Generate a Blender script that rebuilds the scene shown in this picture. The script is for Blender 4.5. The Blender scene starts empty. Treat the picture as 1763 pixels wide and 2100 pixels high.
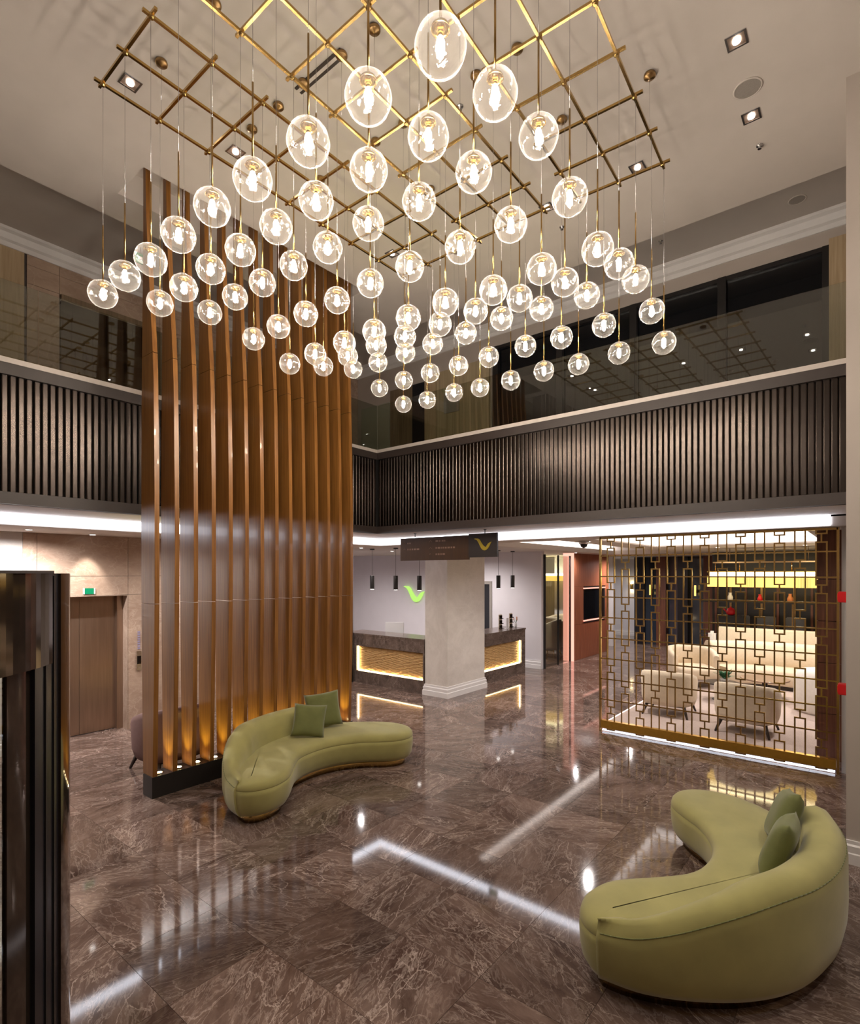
import bpy, bmesh, math, random
from mathutils import Vector, Matrix
random.seed(7)
SC = bpy.context.scene
C = SC.collection
PI = math.pi
# ------------------------------------------------------------------ camera
EYE = 2.5
cam_d = bpy.data.cameras.new('camera'); cam = bpy.data.objects.new('camera', cam_d); C.objects.link(cam)
cam_d.sensor_width = 36; cam_d.sensor_fit = 'AUTO'; cam_d.lens = 1120 / 2100 * 36
cam_d.shift_x = 0; cam_d.shift_y = 126 / 2100
cam_d.clip_start = .05; cam_d.clip_end = 100
YAW = math.radians(38.74)
cam.location = (0, 0, EYE); cam.rotation_euler = (PI / 2, 0, YAW - PI / 2)
SC.camera = cam
# ------------------------------------------------------------------ world, exposure
w = bpy.data.worlds.new('night'); SC.world = w; w.use_nodes = True
w.node_tree.nodes['Background'].inputs[0].default_value = (.02, .022, .03, 1)
w.node_tree.nodes['Background'].inputs[1].default_value = .3
SC.view_settings.view_transform = 'Standard'; SC.view_settings.look = 'None'
SC.view_settings.gamma = 1; SC.view_settings.use_curve_mapping = False
SC.view_settings.exposure = 0.46
cy = SC.cycles
cy.use_denoising = True; cy.use_light_tree = True
cy.max_bounces = 10; cy.diffuse_bounces = 5; cy.glossy_bounces = 5; cy.transmission_bounces = 6
cy.transparent_max_bounces = 28; cy.sample_clamp_indirect = 6
cy.caustics_reflective = False; cy.caustics_refractive = False
BULB = 190.0      # pendant bulbs
COVE = 5.5        # white led coves
SPOT = 90.0       # downlights
WARM = (1.0, .88, .74); COOL = (.88, .90, 1.0); NEUT = (1, .93, .87)

# ------------------------------------------------------------------ materials
def newmat(name):
    m = bpy.data.materials.new(name); m.use_nodes = True
    nt = m.node_tree; nt.nodes.clear()
    out = nt.nodes.new('ShaderNodeOutputMaterial')
    return m, nt, out
def N(nt, t, **kw):
    n = nt.nodes.new('ShaderNode' + t)
    for k, v in kw.items():
        if k in n.inputs.keys(): n.inputs[k].default_value = v
        else: setattr(n, k, v)
    return n
def lk(nt, a, ao, b, bi): nt.links.new(a.outputs[ao], b.inputs[bi])
def c4(c): return (c[0], c[1], c[2], 1)
def plain(name, col, rough=.5, metal=0, spec=.5, noise=0.0, nscale=20, bump=0.0, aniso=None, coat=0, sheen=0):
    m, nt, out = newmat(name)
    b = N(nt, 'BsdfPrincipled'); lk(nt, b, 0, out, 0)
    b.inputs['Roughness'].default_value = rough; b.inputs['Metallic'].default_value = metal
    b.inputs['Specular IOR Level'].default_value = spec; b.inputs['Coat Weight'].default_value = coat
    b.inputs['Sheen Weight'].default_value = sheen
    g = N(nt, 'NewGeometry'); mp = N(nt, 'Mapping'); lk(nt, g, 'Position', mp, 0)
    if aniso: mp.inputs['Scale'].default_value = aniso
    nz = N(nt, 'TexNoise', Scale=nscale, Detail=5.0); lk(nt, mp, 0, nz, 'Vector')
    rp = N(nt, 'ValToRGB'); lk(nt, nz, 'Fac', rp, 0)
    d = noise
    rp.color_ramp.elements[0].position = .3; rp.color_ramp.elements[1].position = .7
    rp.color_ramp.elements[0].color = c4([max(0, x * (1 - d)) for x in col])
    rp.color_ramp.elements[1].color = c4([min(1, x * (1 + d)) for x in col])
    lk(nt, rp, 0, b, 'Base Color')
    if bump:
        bp = N(nt, 'Bump', Strength=bump, Distance=.01); lk(nt, nz, 'Fac', bp, 'Height'); lk(nt, bp, 0, b, 'Normal')
    return m
def emis(name, col, s):
    m, nt, out = newmat(name)
    e = N(nt, 'Emission'); e.inputs[0].default_value = c4(col); e.inputs[1].default_value = s
    lk(nt, e, 0, out, 0); return m
def wood(name, c1, c2, rough=.35, sc=(14, 14, .6), coat=.0):
    m, nt, out = newmat(name)
    b = N(nt, 'BsdfPrincipled'); lk(nt, b, 0, out, 0)
    b.inputs['Roughness'].default_value = rough; b.inputs['Coat Weight'].default_value = coat
    g = N(nt, 'NewGeometry'); mp = N(nt, 'Mapping'); mp.inputs['Scale'].default_value = sc
    lk(nt, g, 'Position', mp, 0)
    nz = N(nt, 'TexNoise', Scale=3.0, Detail=8.0, Distortion=.3); lk(nt, mp, 0, nz, 'Vector')
    rp = N(nt, 'ValToRGB'); rp.color_ramp.elements[0].position = .32; rp.color_ramp.elements[1].position = .68
    rp.color_ramp.elements[0].color = c4(c1); rp.color_ramp.elements[1].color = c4(c2)
    lk(nt, nz, 'Fac', rp, 0); lk(nt, rp, 0, b, 'Base Color')
    bp = N(nt, 'Bump', Strength=.12, Distance=.004); lk(nt, nz, 'Fac', bp, 'Height'); lk(nt, bp, 0, b, 'Normal')
    return m
TILE = .65; TX0 = 2.82 - .65 * 12; TY0 = 2.52 - .645 * 10; TY = .645
def marble(name, base, dark, vein, rough, tile=True, vs=1.0, spec=.5, veinamt=1.0, per_obj=False):
    m, nt, out = newmat(name)
    b = N(nt, 'BsdfPrincipled'); lk(nt, b, 0, out, 0)
    b.inputs['Specular IOR Level'].default_value = spec
    g = N(nt, 'NewGeometry')
    vec = (g, 'Position'); rnd = None
    if tile:      # one slab of stone per tile: shift and turn the pattern by the tile's own random number
        sub = N(nt, 'VectorMath', operation='SUBTRACT'); lk(nt, g, 'Position', sub, 0); sub.inputs[1].default_value = (TX0, TY0, 0)
        dv = N(nt, 'VectorMath', operation='DIVIDE'); lk(nt, sub, 0, dv, 0); dv.inputs[1].default_value = (TILE, TY, 100)
        fl = N(nt, 'VectorMath', operation='FLOOR'); lk(nt, dv, 0, fl, 0)
        wn = N(nt, 'TexWhiteNoise', noise_dimensions='3D'); lk(nt, fl, 0, wn, 'Vector')
        mul = N(nt, 'VectorMath', operation='SCALE'); lk(nt, wn, 'Color', mul, 0); mul.inputs['Scale'].default_value = 37
        add = N(nt, 'VectorMath', operation='ADD'); lk(nt, g, 'Position', add, 0); lk(nt, mul, 0, add, 1)
        rt = N(nt, 'VectorRotate', rotation_type='Z_AXIS'); lk(nt, add, 0, rt, 'Vector')
        ma = N(nt, 'Math', operation='MULTIPLY'); lk(nt, wn, 'Value', ma, 0); ma.inputs[1].default_value = 6.28
        lk(nt, ma, 0, rt, 'Angle')
        vec = (rt, 0); rnd = wn
    mp = N(nt, 'Mapping'); mp.inputs['Scale'].default_value = (1 * vs, 2.6 * vs, 1.6 * vs); mp.inputs['Rotation'].default_value = (0, 0, .5)
    nt.links.new(vec[0].outputs[vec[1]], mp.inputs[0])
    n1 = N(nt, 'TexNoise', Scale=1.5, Detail=12.0, Roughness=.70, Distortion=.5); lk(nt, mp, 0, n1, 'Vector')
    n2 = N(nt, 'TexNoise', Scale=1.8, Detail=10.0, Roughness=.60, Distortion=.7); lk(nt, mp, 0, n2, 'Vector')
    n3 = N(nt, 'TexNoise', Scale=4.5, Detail=10.0, Roughness=.66, Distortion=.8); lk(nt, mp, 0, n3, 'Vector')
    r1 = N(nt, 'ValToRGB'); r1.color_ramp.elements[0].position = .36; r1.color_ramp.elements[1].position = .66
    r1.color_ramp.elements[0].color = c4(dark); r1.color_ramp.elements[1].color = c4(base); lk(nt, n1, 'Fac', r1, 0)
    def ridge(n, wd, amt):
        s = N(nt, 'Math', operation='SUBTRACT'); lk(nt, n, 'Fac', s, 0); s.inputs[1].default_value = .5
        a = N(nt, 'Math', operation='ABSOLUTE'); lk(nt, s, 0, a, 0)
        r = N(nt, 'MapRange'); lk(nt, a, 0, r, 0)
        r.inputs['From Min'].default_value = 0; r.inputs['From Max'].default_value = wd
        r.inputs['To Min'].default_value = amt; r.inputs['To Max'].default_value = 0
        return r
    v1 = ridge(n2, .011, .85 * veinamt); v2 = ridge(n3, .035, .42 * veinamt)
    mx0 = N(nt, 'Math', operation='MAXIMUM'); lk(nt, v1, 0, mx0, 0); lk(nt, v2, 0, mx0, 1)
    dn = N(nt, 'TexNoise', Scale=2.5, Detail=7.0, Roughness=.55); lk(nt, mp, 0, dn, 'Vector')
    ds = N(nt, 'VectorMath', operation='SCALE'); lk(nt, dn, 'Color', ds, 0); ds.inputs['Scale'].default_value = .42
    da = N(nt, 'VectorMath', operation='ADD'); lk(nt, mp, 0, da, 0); lk(nt, ds, 0, da, 1)
    vo = N(nt, 'TexVoronoi', feature='DISTANCE_TO_EDGE', Scale=1.1); lk(nt, da, 0, vo, 'Vector')
    vr = N(nt, 'MapRange'); lk(nt, vo, 'Distance', vr, 0); vr.inputs['From Max'].default_value = .010; vr.inputs['To Min'].default_value = 1.0 * veinamt; vr.inputs['To Max'].default_value = 0
    mx = N(nt, 'Math', operation='MAXIMUM'); lk(nt, mx0, 0, mx, 0); lk(nt, vr, 0, mx, 1)
    mk = N(nt, 'Math', operation='MULTIPLY'); lk(nt, mx, 0, mk, 0)
    n4 = N(nt, 'TexNoise', Scale=1.1, Detail=3.0); lk(nt, mp, 0, n4, 'Vector')
    r4 = N(nt, 'MapRange'); lk(nt, n4, 'Fac', r4, 0); r4.inputs['From Min'].default_value = .35; r4.inputs['From Max'].default_value = .62
    r4.inputs['To Min'].default_value = .3; lk(nt, r4, 0, mk, 1)
    mix = N(nt, 'Mix', data_type='RGBA'); lk(nt, mk, 0, mix, 0); lk(nt, r1, 0, mix, 6); mix.inputs[7].default_value = c4(vein)
    last = (mix, 2)
    if tile:
        hs = N(nt, 'HueSaturation'); nt.links.new(mix.outputs[2], hs.inputs['Color'])
        mr = N(nt, 'MapRange'); lk(nt, wn, 'Value', mr, 0); mr.inputs['To Min'].default_value = .72; mr.inputs['To Max'].default_value = 1.25
        lk(nt, mr, 0, hs, 'Value'); last = (hs, 0)
    nt.links.new(last[0].outputs[last[1]], b.inputs['Base Color'])
    rr = N(nt, 'MapRange'); lk(nt, n3, 'Fac', rr, 0); rr.inputs['To Min'].default_value = rough * .8; rr.inputs['To Max'].default_value = rough * 1.3
    lk(nt, rr, 0, b, 'Roughness')
    return m
def thin_glass(name, tint=(1, 1, 1), rough=.01, base=.0, edge=1.0, bump=0.0, haze=0.0, ior=1.5):
    m, nt, out = newmat(name)
    tr = N(nt, 'BsdfTransparent'); tr.inputs[0].default_value = c4(tint)
    gl = N(nt, 'BsdfGlossy'); gl.inputs['Roughness'].default_value = rough
    fr = N(nt, 'Fresnel', IOR=ior)     # thin sheet: the same reflectance from both sides
    gg = N(nt, 'NewGeometry'); io = N(nt, 'MapRange'); lk(nt, gg, 'Backfacing', io, 0)
    io.inputs['To Min'].default_value = ior; io.inputs['To Max'].default_value = 1 / ior; lk(nt, io, 0, fr, 'IOR')
    mr = N(nt, 'MapRange'); lk(nt, fr, 0, mr, 0); mr.inputs['To Min'].default_value = base; mr.inputs['To Max'].default_value = edge
    mx = N(nt, 'MixShader'); lk(nt, mr, 0, mx, 0); lk(nt, tr, 0, mx, 1); lk(nt, gl, 0, mx, 2)
    if bump:
        g = N(nt, 'TexCoord'); nz = N(nt, 'TexNoise', Scale=22.0, Detail=3.0); lk(nt, g, 'Object', nz, 'Vector')
        bp = N(nt, 'Bump', Strength=bump, Distance=.01); lk(nt, nz, 'Fac', bp, 'Height')
        lk(nt, bp, 0, gl, 'Normal'); lk(nt, bp, 0, fr, 'Normal')
    if haze:
        df = N(nt, 'BsdfTranslucent'); df.inputs[0].default_value = (1, .96, .9, 1)
        lw = N(nt, 'LayerWeight', Blend=.35)
        pw = N(nt, 'Math', operation='POWER'); lk(nt, lw, 'Facing', pw, 0); pw.inputs[1].default_value = 3.0
        ml = N(nt, 'MapRange'); lk(nt, pw, 0, ml, 0); ml.inputs['To Min'].default_value = haze * .25; ml.inputs['To Max'].default_value = haze * 4
        m2 = N(nt, 'MixShader'); lk(nt, ml, 0, m2, 0); lk(nt, mx, 0, m2, 1); lk(nt, df, 0, m2, 2)
        mx = m2
    lk(nt, mx, 0, out, 0); return m

M = {}
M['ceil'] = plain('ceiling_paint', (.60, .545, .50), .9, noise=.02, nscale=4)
M['ceil2'] = plain('ceiling_paint_shaded', (.50, .455, .42), .9, noise=.02, nscale=4)  # the ceiling paint darkened: shade of the unlit gallery recess put into the colour
M['wall'] = plain('wall_paint', (.45, .395, .355), .8, noise=.02, nscale=3)
M['white'] = plain('white_trim_paint', (.74, .72, .72), .5, noise=.01)
M['recep'] = plain('reception_wall_paint', (.70, .67, .70), .7, noise=.02, nscale=3)
M['tile'] = marble('brown_marble_tiles', (.215, .148, .122), (.075, .045, .036), (.50, .40, .35), .055, True, 1.0, .6)
M['grout'] = plain('dark_grout', (.06, .045, .04), .7)
M['desk'] = marble('dark_brown_marble', (.17, .125, .105), (.07, .05, .043), (.36, .29, .25), .2, False, 1.0, .5, .7)
M['stone'] = marble('beige_stone', (.50, .375, .29), (.36, .25, .19), (.64, .52, .43), .3, False, .8, .4, .7)
M['stonel'] = marble('pale_stone', (.64, .60, .57), (.52, .48, .46), (.72, .68, .64), .3, False, .8, .4, .6)
M['column'] = marble('white_marble', (.70, .66, .62), (.58, .54, .50), (.76, .72, .68), .3, False, .9, .4, .5)
M['slat'] = wood('oak_veneer', (.175, .068, .014), (.285, .125, .030), .30, (16, 16, .5), .1)
M['redwood'] = wood('red_wood', (.24, .07, .035), (.38, .13, .065), .4)
M['darkwood'] = wood('walnut_pier', (.10, .032, .018), (.19, .07, .036), .4)
M['palewood'] = wood('pale_wood', (.40, .29, .17), (.50, .38, .24), .5)
M['brownpanel'] = wood('brown_panel', (.17, .12, .075), (.25, .18, .11), .5)
M['black'] = plain('black_satin', (.018, .016, .016), .35, noise=.05)
M['blackgloss'] = plain('black_gloss', (.012, .012, .016), .25, noise=.05)
M['fascia'] = plain('dark_bronze_metal', (.056, .046, .041), .26, 1.0, noise=.06, nscale=3, aniso=(1, 1, 6))
M['band'] = plain('dark_brown_band', (.040, .029, .026), .5, noise=.04)
M['gapblack'] = plain('matt_black', (.006, .005, .005), .9)
M['ledge'] = plain('pale_stone_ledge', (.60, .54, .50), .5, noise=.04)
M['brass'] = plain('polished_brass', (.55, .36, .13), .2, 1, noise=.05, nscale=30)
M['brassdk'] = plain('antique_brass', (.42, .27, .12), .28, 1, noise=.08, nscale=30)
M['gold'] = plain('gold_plinth', (.72, .44, .08), .3, 1, noise=.06)
M['bronze'] = plain('brushed_bronze', (.38, .27, .20), .28, .85, noise=.1, nscale=30, aniso=(1, 1, .05))
M['bronzedk'] = plain('dark_bronze_gloss', (.075, .055, .042), .08, .7, noise=.04)
M['chrome'] = plain('satin_chrome', (.6, .6, .62), .25, 1)
M['velvet'] = plain('green_velvet', (.385, .355, .128), .75, noise=.10, nscale=4, sheen=.35, spec=.25)
M['velvetdk'] = plain('green_velvet_cushion', (.17, .185, .065), .8, noise=.10, nscale=8, sheen=.3, spec=.2, bump=.1)
M['cream'] = plain('cream_bouclé', (.66, .55, .40), .85, noise=.05, nscale=30, sheen=.2)
M['creamw'] = plain('white_upholstery', (.72, .68, .62), .85, noise=.04)
M['mauve'] = plain('mauve_upholstery', (.17, .095, .085), .8, noise=.05)
M['darkleg'] = plain('dark_wood_leg', (.03, .018, .012), .4)
M['rug'] = plain('pale_carpet', (.50, .40, .35), .95, noise=.12, nscale=25, bump=.2, aniso=(1, 5, 1))
M['globe'] = thin_glass('clear_globe_glass', (.985, .98, .97), .05, .02, 1.0, .4, .05, 1.6)
M['rail'] = thin_glass('balustrade_glass', (.80, .82, .78), .005, .03, 1.0, 0, 0, 1.6)
M['windowg'] = plain('night_window_glass', (.006, .007, .009), .02, spec=.9)
M['door_g'] = thin_glass('tinted_door_glass', (.50, .44, .38), .005, .14, 1.0, 0, 0, 1.6)
M['mirror'] = plain('mirror', (.80, .80, .78), .01, 1)
M['bulb'] = emis('bulb_glow', WARM, BULB)
M['cove'] = emis('led_cove_white', COOL, COVE)
M['cove2'] = emis('led_cove_warm', (1, .86, .78), COVE * .42)
M['ledwarm'] = emis('led_strip_warm', (1, .78, .42), 13)
M['ledcool'] = emis('led_strip_cool', (.85, .88, 1), 1.7)
M['pinkled'] = emis('pink_led', (1, .42, .32), 1.2)
M['uplight'] = emis('uplight_lens', (1, .78, .38), 40)
M['spot'] = emis('downlight_lens', NEUT, SPOT)
M['spoton'] = emis('downlight_lens_cool', NEUT, 9)
M['logo'] = emis('logo_green_glow', (.50, .86, .18), .8)
M['goldglow'] = emis('backlit_gold_fringe', (1, .62, .14), 1.6)
M['goldglow2'] = emis('lamp_core', (1, .85, .5), 7)
M['logoy'] = plain('yellow_logo_paint', (.45, .34, .04), .4, .3)
M['signb'] = wood('brown_sign_board', (.045, .018, .005), (.06, .025, .007), .6)
M['signd'] = plain('charcoal_sign_board', (.028, .022, .022), .6)
M['signtxt'] = plain('sign_lettering', (.22, .13, .09), .5)
M['green'] = plain('exit_green', (.0, .22, .10), .4)
M['greenl'] = emis('exit_sign_glow', (.05, .55, .32), .6)
M['red'] = plain('red_plastic', (.62, .01, .015), .35)
M['redglow'] = plain('red_enamel', (.7, .02, .015), .3)
M['plastic'] = plain('white_plastic', (.78, .78, .80), .35)
M['grille'] = plain('speaker_grille', (.30, .27, .245), .8, noise=.15, nscale=300)
M['wave'] = wood('carved_wave_wood', (.50, .32, .14), (.62, .42, .20), .5)
M['screenb'] = plain('tv_screen', (.004, .004, .005), .08)
M['greenplant'] = plain('plant_leaf', (.05, .17, .08), .6)
M['greydoor'] = plain('pale_green_door', (.33, .34, .27), .5, noise=.03)
M['darkglass'] = plain('dark_bluish_glass', (.035, .045, .065), .08, spec=.8)
M['greyfab'] = plain('grey_upholstery', (.16, .16, .16), .8)
M['orange'] = plain('amber_glaze', (.6, .22, .08), .3)
M['curtain'] = plain('beige_curtain', (.40, .32, .20), .8, noise=.2, nscale=6, aniso=(6, 6, .1))
M['slot'] = plain('slot_dark', (.03, .02, .018), .5)

# ------------------------------------------------------------------ mesh helpers
class MB:
    def __init__(s): s.v = []; s.f = []; s.sm = []
    def add(s, vs, fs, smooth=False):
        o = len(s.v); s.v += [tuple(v) for v in vs]
        s.f += [tuple(i + o for i in f) for f in fs]; s.sm += [smooth] * len(fs); return s
    def box(s, x0, x1, y0, y1, z0, z1):
        if x0 > x1: x0, x1 = x1, x0
        if y0 > y1: y0, y1 = y1, y0
        if z0 > z1: z0, z1 = z1, z0
        return s.add([(x0, y0, z0), (x1, y0, z0), (x1, y1, z0), (x0, y1, z0), (x0, y0, z1), (x1, y0, z1), (x1, y1, z1), (x0, y1, z1)],
                     [(0, 3, 2, 1), (4, 5, 6, 7), (0, 1, 5, 4), (1, 2, 6, 5), (2, 3, 7, 6), (3, 0, 4, 7)])
    def loft(s, rings, closed=True, caps=True, smooth=True):
        n = len(rings[0]); vs = [p for r in rings for p in r]; fs = []
        for i in range(len(rings) - 1):
            for j in range(n if closed else n - 1):
                a = i * n + j; b = i * n + (j + 1) % n
                fs.append((a, b, b + n, a + n))
        s.add(vs, fs, smooth)
        if caps:
            o = len(s.v) - len(vs)
            s.f.append(tuple(o + j for j in reversed(range(n)))); s.sm.append(False)
            s.f.append(tuple(o + (len(rings) - 1) * n + j for j in range(n))); s.sm.append(False)
        return s
    def lathe(s, prof, seg=24, cx=0, cy=0, cz=0, caps=True, smooth=True):
        rings = [[(cx + max(r, 1e-4) * math.cos(2 * PI * k / seg), cy + max(r, 1e-4) * math.sin(2 * PI * k / seg), cz + z) for k in range(seg)] for r, z in prof]
        return s.loft(rings, True, caps, smooth)
    def tube(s, p0, p1, r, seg=8, r1=None, smooth=True):
        p0 = Vector(p0); p1 = Vector(p1); d = (p1 - p0).normalized(); r1 = r if r1 is None else r1
        a = d.orthogonal().normalized(); b = d.cross(a)
        rings = [[tuple(p + (a * math.cos(2 * PI * k / seg) + b * math.sin(2 * PI * k / seg)) * rr) for k in range(seg)] for p, rr in ((p0, r), (p1, r1))]
        return s.loft(rings, True, True, smooth)
    def bar(s, p0, p1, w, h):   # rectangular bar between two points, w sideways, h upright
        p0 = Vector(p0); p1 = Vector(p1); d = (p1 - p0).normalized()
        up = Vector((0, 0, 1)) if abs(d.z) < .9 else Vector((1, 0, 0))
        a = d.cross(up).normalized() * w / 2; b = a.cross(d).normalized() * h / 2
        rings = [[tuple(p + a + b), tuple(p - a + b), tuple(p - a - b), tuple(p + a - b)] for p in (p0, p1)]
        return s.loft(rings, True, True, False)
    def prism(s, pts, z0, z1, axis='z', smooth=False):
        def P(u, v, t):
            return {'z': (u, v, t), 'x': (t, u, v), 'y': (u, t, v)}[axis]
        return s.loft([[P(u, v, z0) for u, v in pts], [P(u, v, z1) for u, v in pts]], True, True, smooth)
    def mesh(s, name, mat, org=(0, 0, 0), bevel=0):
        me = bpy.data.meshes.new(name)
        me.from_pydata([(x - org[0], y - org[1], z - org[2]) for x, y, z in s.v], [], s.f)
        me.polygons.foreach_set('use_smooth', s.sm)
        bm = bmesh.new(); bm.from_mesh(me)
        if bevel: bmesh.ops.bevel(bm, geom=list(bm.edges), offset=bevel, segments=2, affect='EDGES')
        bmesh.ops.recalc_face_normals(bm, faces=bm.faces); bm.to_mesh(me); bm.free()
        me.materials.append(mat); return me
def worldloc(p):
    l = Vector(p.location)
    while p.parent: p = p.parent; l += p.location
    return l
def part(mb, name, mat, parent, world=True, bevel=0):
    org = worldloc(parent) if world else (0, 0, 0)
    o = bpy.data.objects.new(name, mb.mesh(name, mat, org, bevel)); C.objects.link(o); o.parent = parent; return o
def piece(me, name, parent, loc=(0, 0, 0), scale=None):    # shared mesh piece
    o = bpy.data.objects.new(name, me); C.objects.link(o); o.parent = parent
    o.location = Vector(loc) - (worldloc(parent) if parent else Vector()); 
    if scale: o.scale = scale
    return o
def tag(o, label, cat, group=None):
    o['label'] = label; o['category'] = cat
    if group: o['group'] = group
    return o
def thing(name, label, cat, loc=(0, 0, 0), group=None):
    o = bpy.data.objects.new(name, None); C.objects.link(o); o.location = loc; o.empty_display_size = .1
    return tag(o, label, cat, group)
def solo(mb, name, mat, label, cat, loc=(0, 0, 0), group=None, bevel=0):
    o = bpy.data.objects.new(name, mb.mesh(name, mat, loc, bevel)); C.objects.link(o); o.location = loc
    return tag(o, label, cat, group)
def struct(mb, name, mat, bevel=0):
    o = bpy.data.objects.new(name, mb.mesh(name, mat, (0, 0, 0), bevel)); C.objects.link(o); o['kind'] = 'structure'; return o
ORD = ['first', 'second', 'third', 'fourth', 'fifth', 'sixth', 'seventh', 'eighth', 'ninth', 'tenth', 'eleventh', 'twelfth', 'thirteenth', 'fourteenth', 'fifteenth', 'sixteenth', 'seventeenth']

# ================================================================== STRUCTURE
FX, FY = 7.13, 6.95        # balcony front planes
ZL, ZS, ZC, ZG = 3.08, 3.22, 6.80, 7.22
XW, YW = 8.85, 9.25        # gallery window wall, lift wall
XB, YB = -3.2, -3.6        # behind the camera
# floor: grout bed, tiles as pieces
fl = MB().box(XB, 25, YB, 15.3, -.12, -.004)
floor = struct(fl, 'floor', M['grout'])
def proj(x, y, z=0):
    c, s = math.cos(YAW), math.sin(YAW); d = x * c + y * s; r = x * s - y * c
    return (881.5 + 1120 * r / d, 1176 - 1120 * (z - EYE) / d, d) if d > .1 else (0, 0, -1)
tile_me = MB().box(-TILE / 2 + .0012, TILE / 2 - .0012, -TY / 2 + .0012, TY / 2 - .0012, -.012, 0).mesh('tile', M['tile'])
cand = []; rest = []
for i in range(-1, 44):
    for j in range(-1, 34):
        x = TX0 + TILE * (i + .5); y = TY0 + TY * (j + .5)
        if x < XB + .3 or y < YB + .3 or x > 24.6 or y > 14.9: continue
        u, v, d = proj(x, y)
        inview = d > 2 and -150 < u < 1950 and v < 2300 and not (x > 6.3 and y < .0) and y < 9.7 and not (8.9 < x < 15 and y < 3.4)
        (cand if inview else rest).append((d, x, y))
cand.sort()
for d, x, y in cand[:290]: piece(tile_me, 'tile', floor, (x, y, 0))
far = MB()
for d, x, y in cand[290:] + rest:
    far.box(x - TILE / 2 + .0015, x + TILE / 2 - .0015, y - TY / 2 + .0015, y + TY / 2 - .0015, -.010, 0)
o = part(far, 'far_tiles', M['tile'], floor); o['kind'] = 'stuff'
# main ceiling with the slot the timber fins rise into
HX0, HX1, HY0, HY1 = 2.61, 5.86, 5.98, 6.62
mc = MB()
X1, Y1 = 7.24, 7.12
mc.box(XB, X1, YB, HY0, ZC, ZC + .1); mc.box(XB, HX0, HY0, Y1, ZC, ZC + .1); mc.box(HX1, X1, HY0, Y1, ZC, ZC + .1); mc.box(HX0, HX1, HY1, Y1, ZC, ZC + .1)
for a in ((HX0 - .02, HX0, HY0, HY1), (HX1, HX1 + .02, HY0, HY1), (HX0, HX1, HY0 - .02, HY0), (HX0, HX1, HY1, HY1 + .02)): mc.box(*a, ZC + .1, ZC + .32)
mc.box(HX0, HX1, HY0, HY1, ZC + .32, ZC + .36)
struct(mc, 'ceiling', M['ceil'])
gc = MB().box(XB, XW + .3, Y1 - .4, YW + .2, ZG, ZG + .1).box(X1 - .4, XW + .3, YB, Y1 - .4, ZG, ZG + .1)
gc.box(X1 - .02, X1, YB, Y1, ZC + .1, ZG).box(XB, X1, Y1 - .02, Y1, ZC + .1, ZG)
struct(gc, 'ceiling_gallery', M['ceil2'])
# lower ceiling / soffit
sf = MB().box(FX + .02, 8.3, 0.1, 8.0, ZS, ZS + .08).box(XB, FX + .02, FY + .02, 8.0, ZS, ZS + .08)
struct(sf, 'ceiling_soffit', M['ceil'])
lc = MB()
T = ZL + .12
AX0, AX1, AY0, AY1 = 9.05, 12.5, .65, 3.65
BX0, BX1, BY0, BY1 = 8.95, 16.6, 4.25, 6.1
for a in ((8.3, 8.95, 0, YW), (8.95, 24.5, 6.1, 10.5), (16.6, 24.5, -1, 6.1), (8.95, 16.6, 3.65, 4.25), (12.5, 16.6, -1, 3.65), (8.95, 12.5, -1, .65), (8.95, 9.05, .65, 3.65)):
    lc.box(*a, ZL, T)
lc.box(XB, 8.3, 8.0, YW + .1, ZL, T)
struct(lc, 'ceiling_lower', M['ceil'])
tr = MB().box(AX0 - .1, AX1 + .1, AY0 - .1, AY1 + .1, ZL + .26, ZL + .3).box(BX0 - .1, BX1 + .1, BY0 - .1, BY1 + .1, ZL + .29, ZL + .315)
for a in ((AX0 - .1, AX0 - .02, AY0, AY1), (AX1 + .02, AX1 + .1, AY0, AY1), (AX0, AX1, AY0 - .1, AY0 - .02), (AX0, AX1, AY1 + .02, AY1 + .1), (BX0 - .1, BX0 - .02, BY0, BY1), (BX1 + .02, BX1 + .1, BY0, BY1), (BX0, BX1, BY0 - .1, BY0 - .02), (BX0, BX1, BY1 + .03, BY1 + .1)):
    tr.box(*a, T, ZL + .3)
struct(tr, 'ceiling_trays', M['white'])
# gallery slab
sl = MB().box(FX + .06, 24.5, -1, 10.5, 3.40, 4.56).box(XB, FX + .06, FY + .06, YW + .3, 3.40, 4.56)
struct(sl, 'floor_gallery', M['rug'])
# walls
wr = MB().box(5.95, 8.62, -.6, .15, 0, ZG + .1).box(5.95, 6.15, YB, -.5, 0, ZG)
struct(wr, 'wall_right', M['wall'])
wb = MB().box(XB - .2, XB, YB, YW + .5, 0, ZG + .1).box(XB, 6.0, YB - .2, YB, 0, ZG + .1)
struct(wb, 'wall_behind', M['wall'])
struct(MB().box(8.56, 8.80, .15, .262, 0, ZL), 'wall_screen_end', M['white'])
struct(MB().box(8.6, 16.8, -1.1, -.6, 0, ZL), 'wall_lounge', M['wall'])
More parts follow.
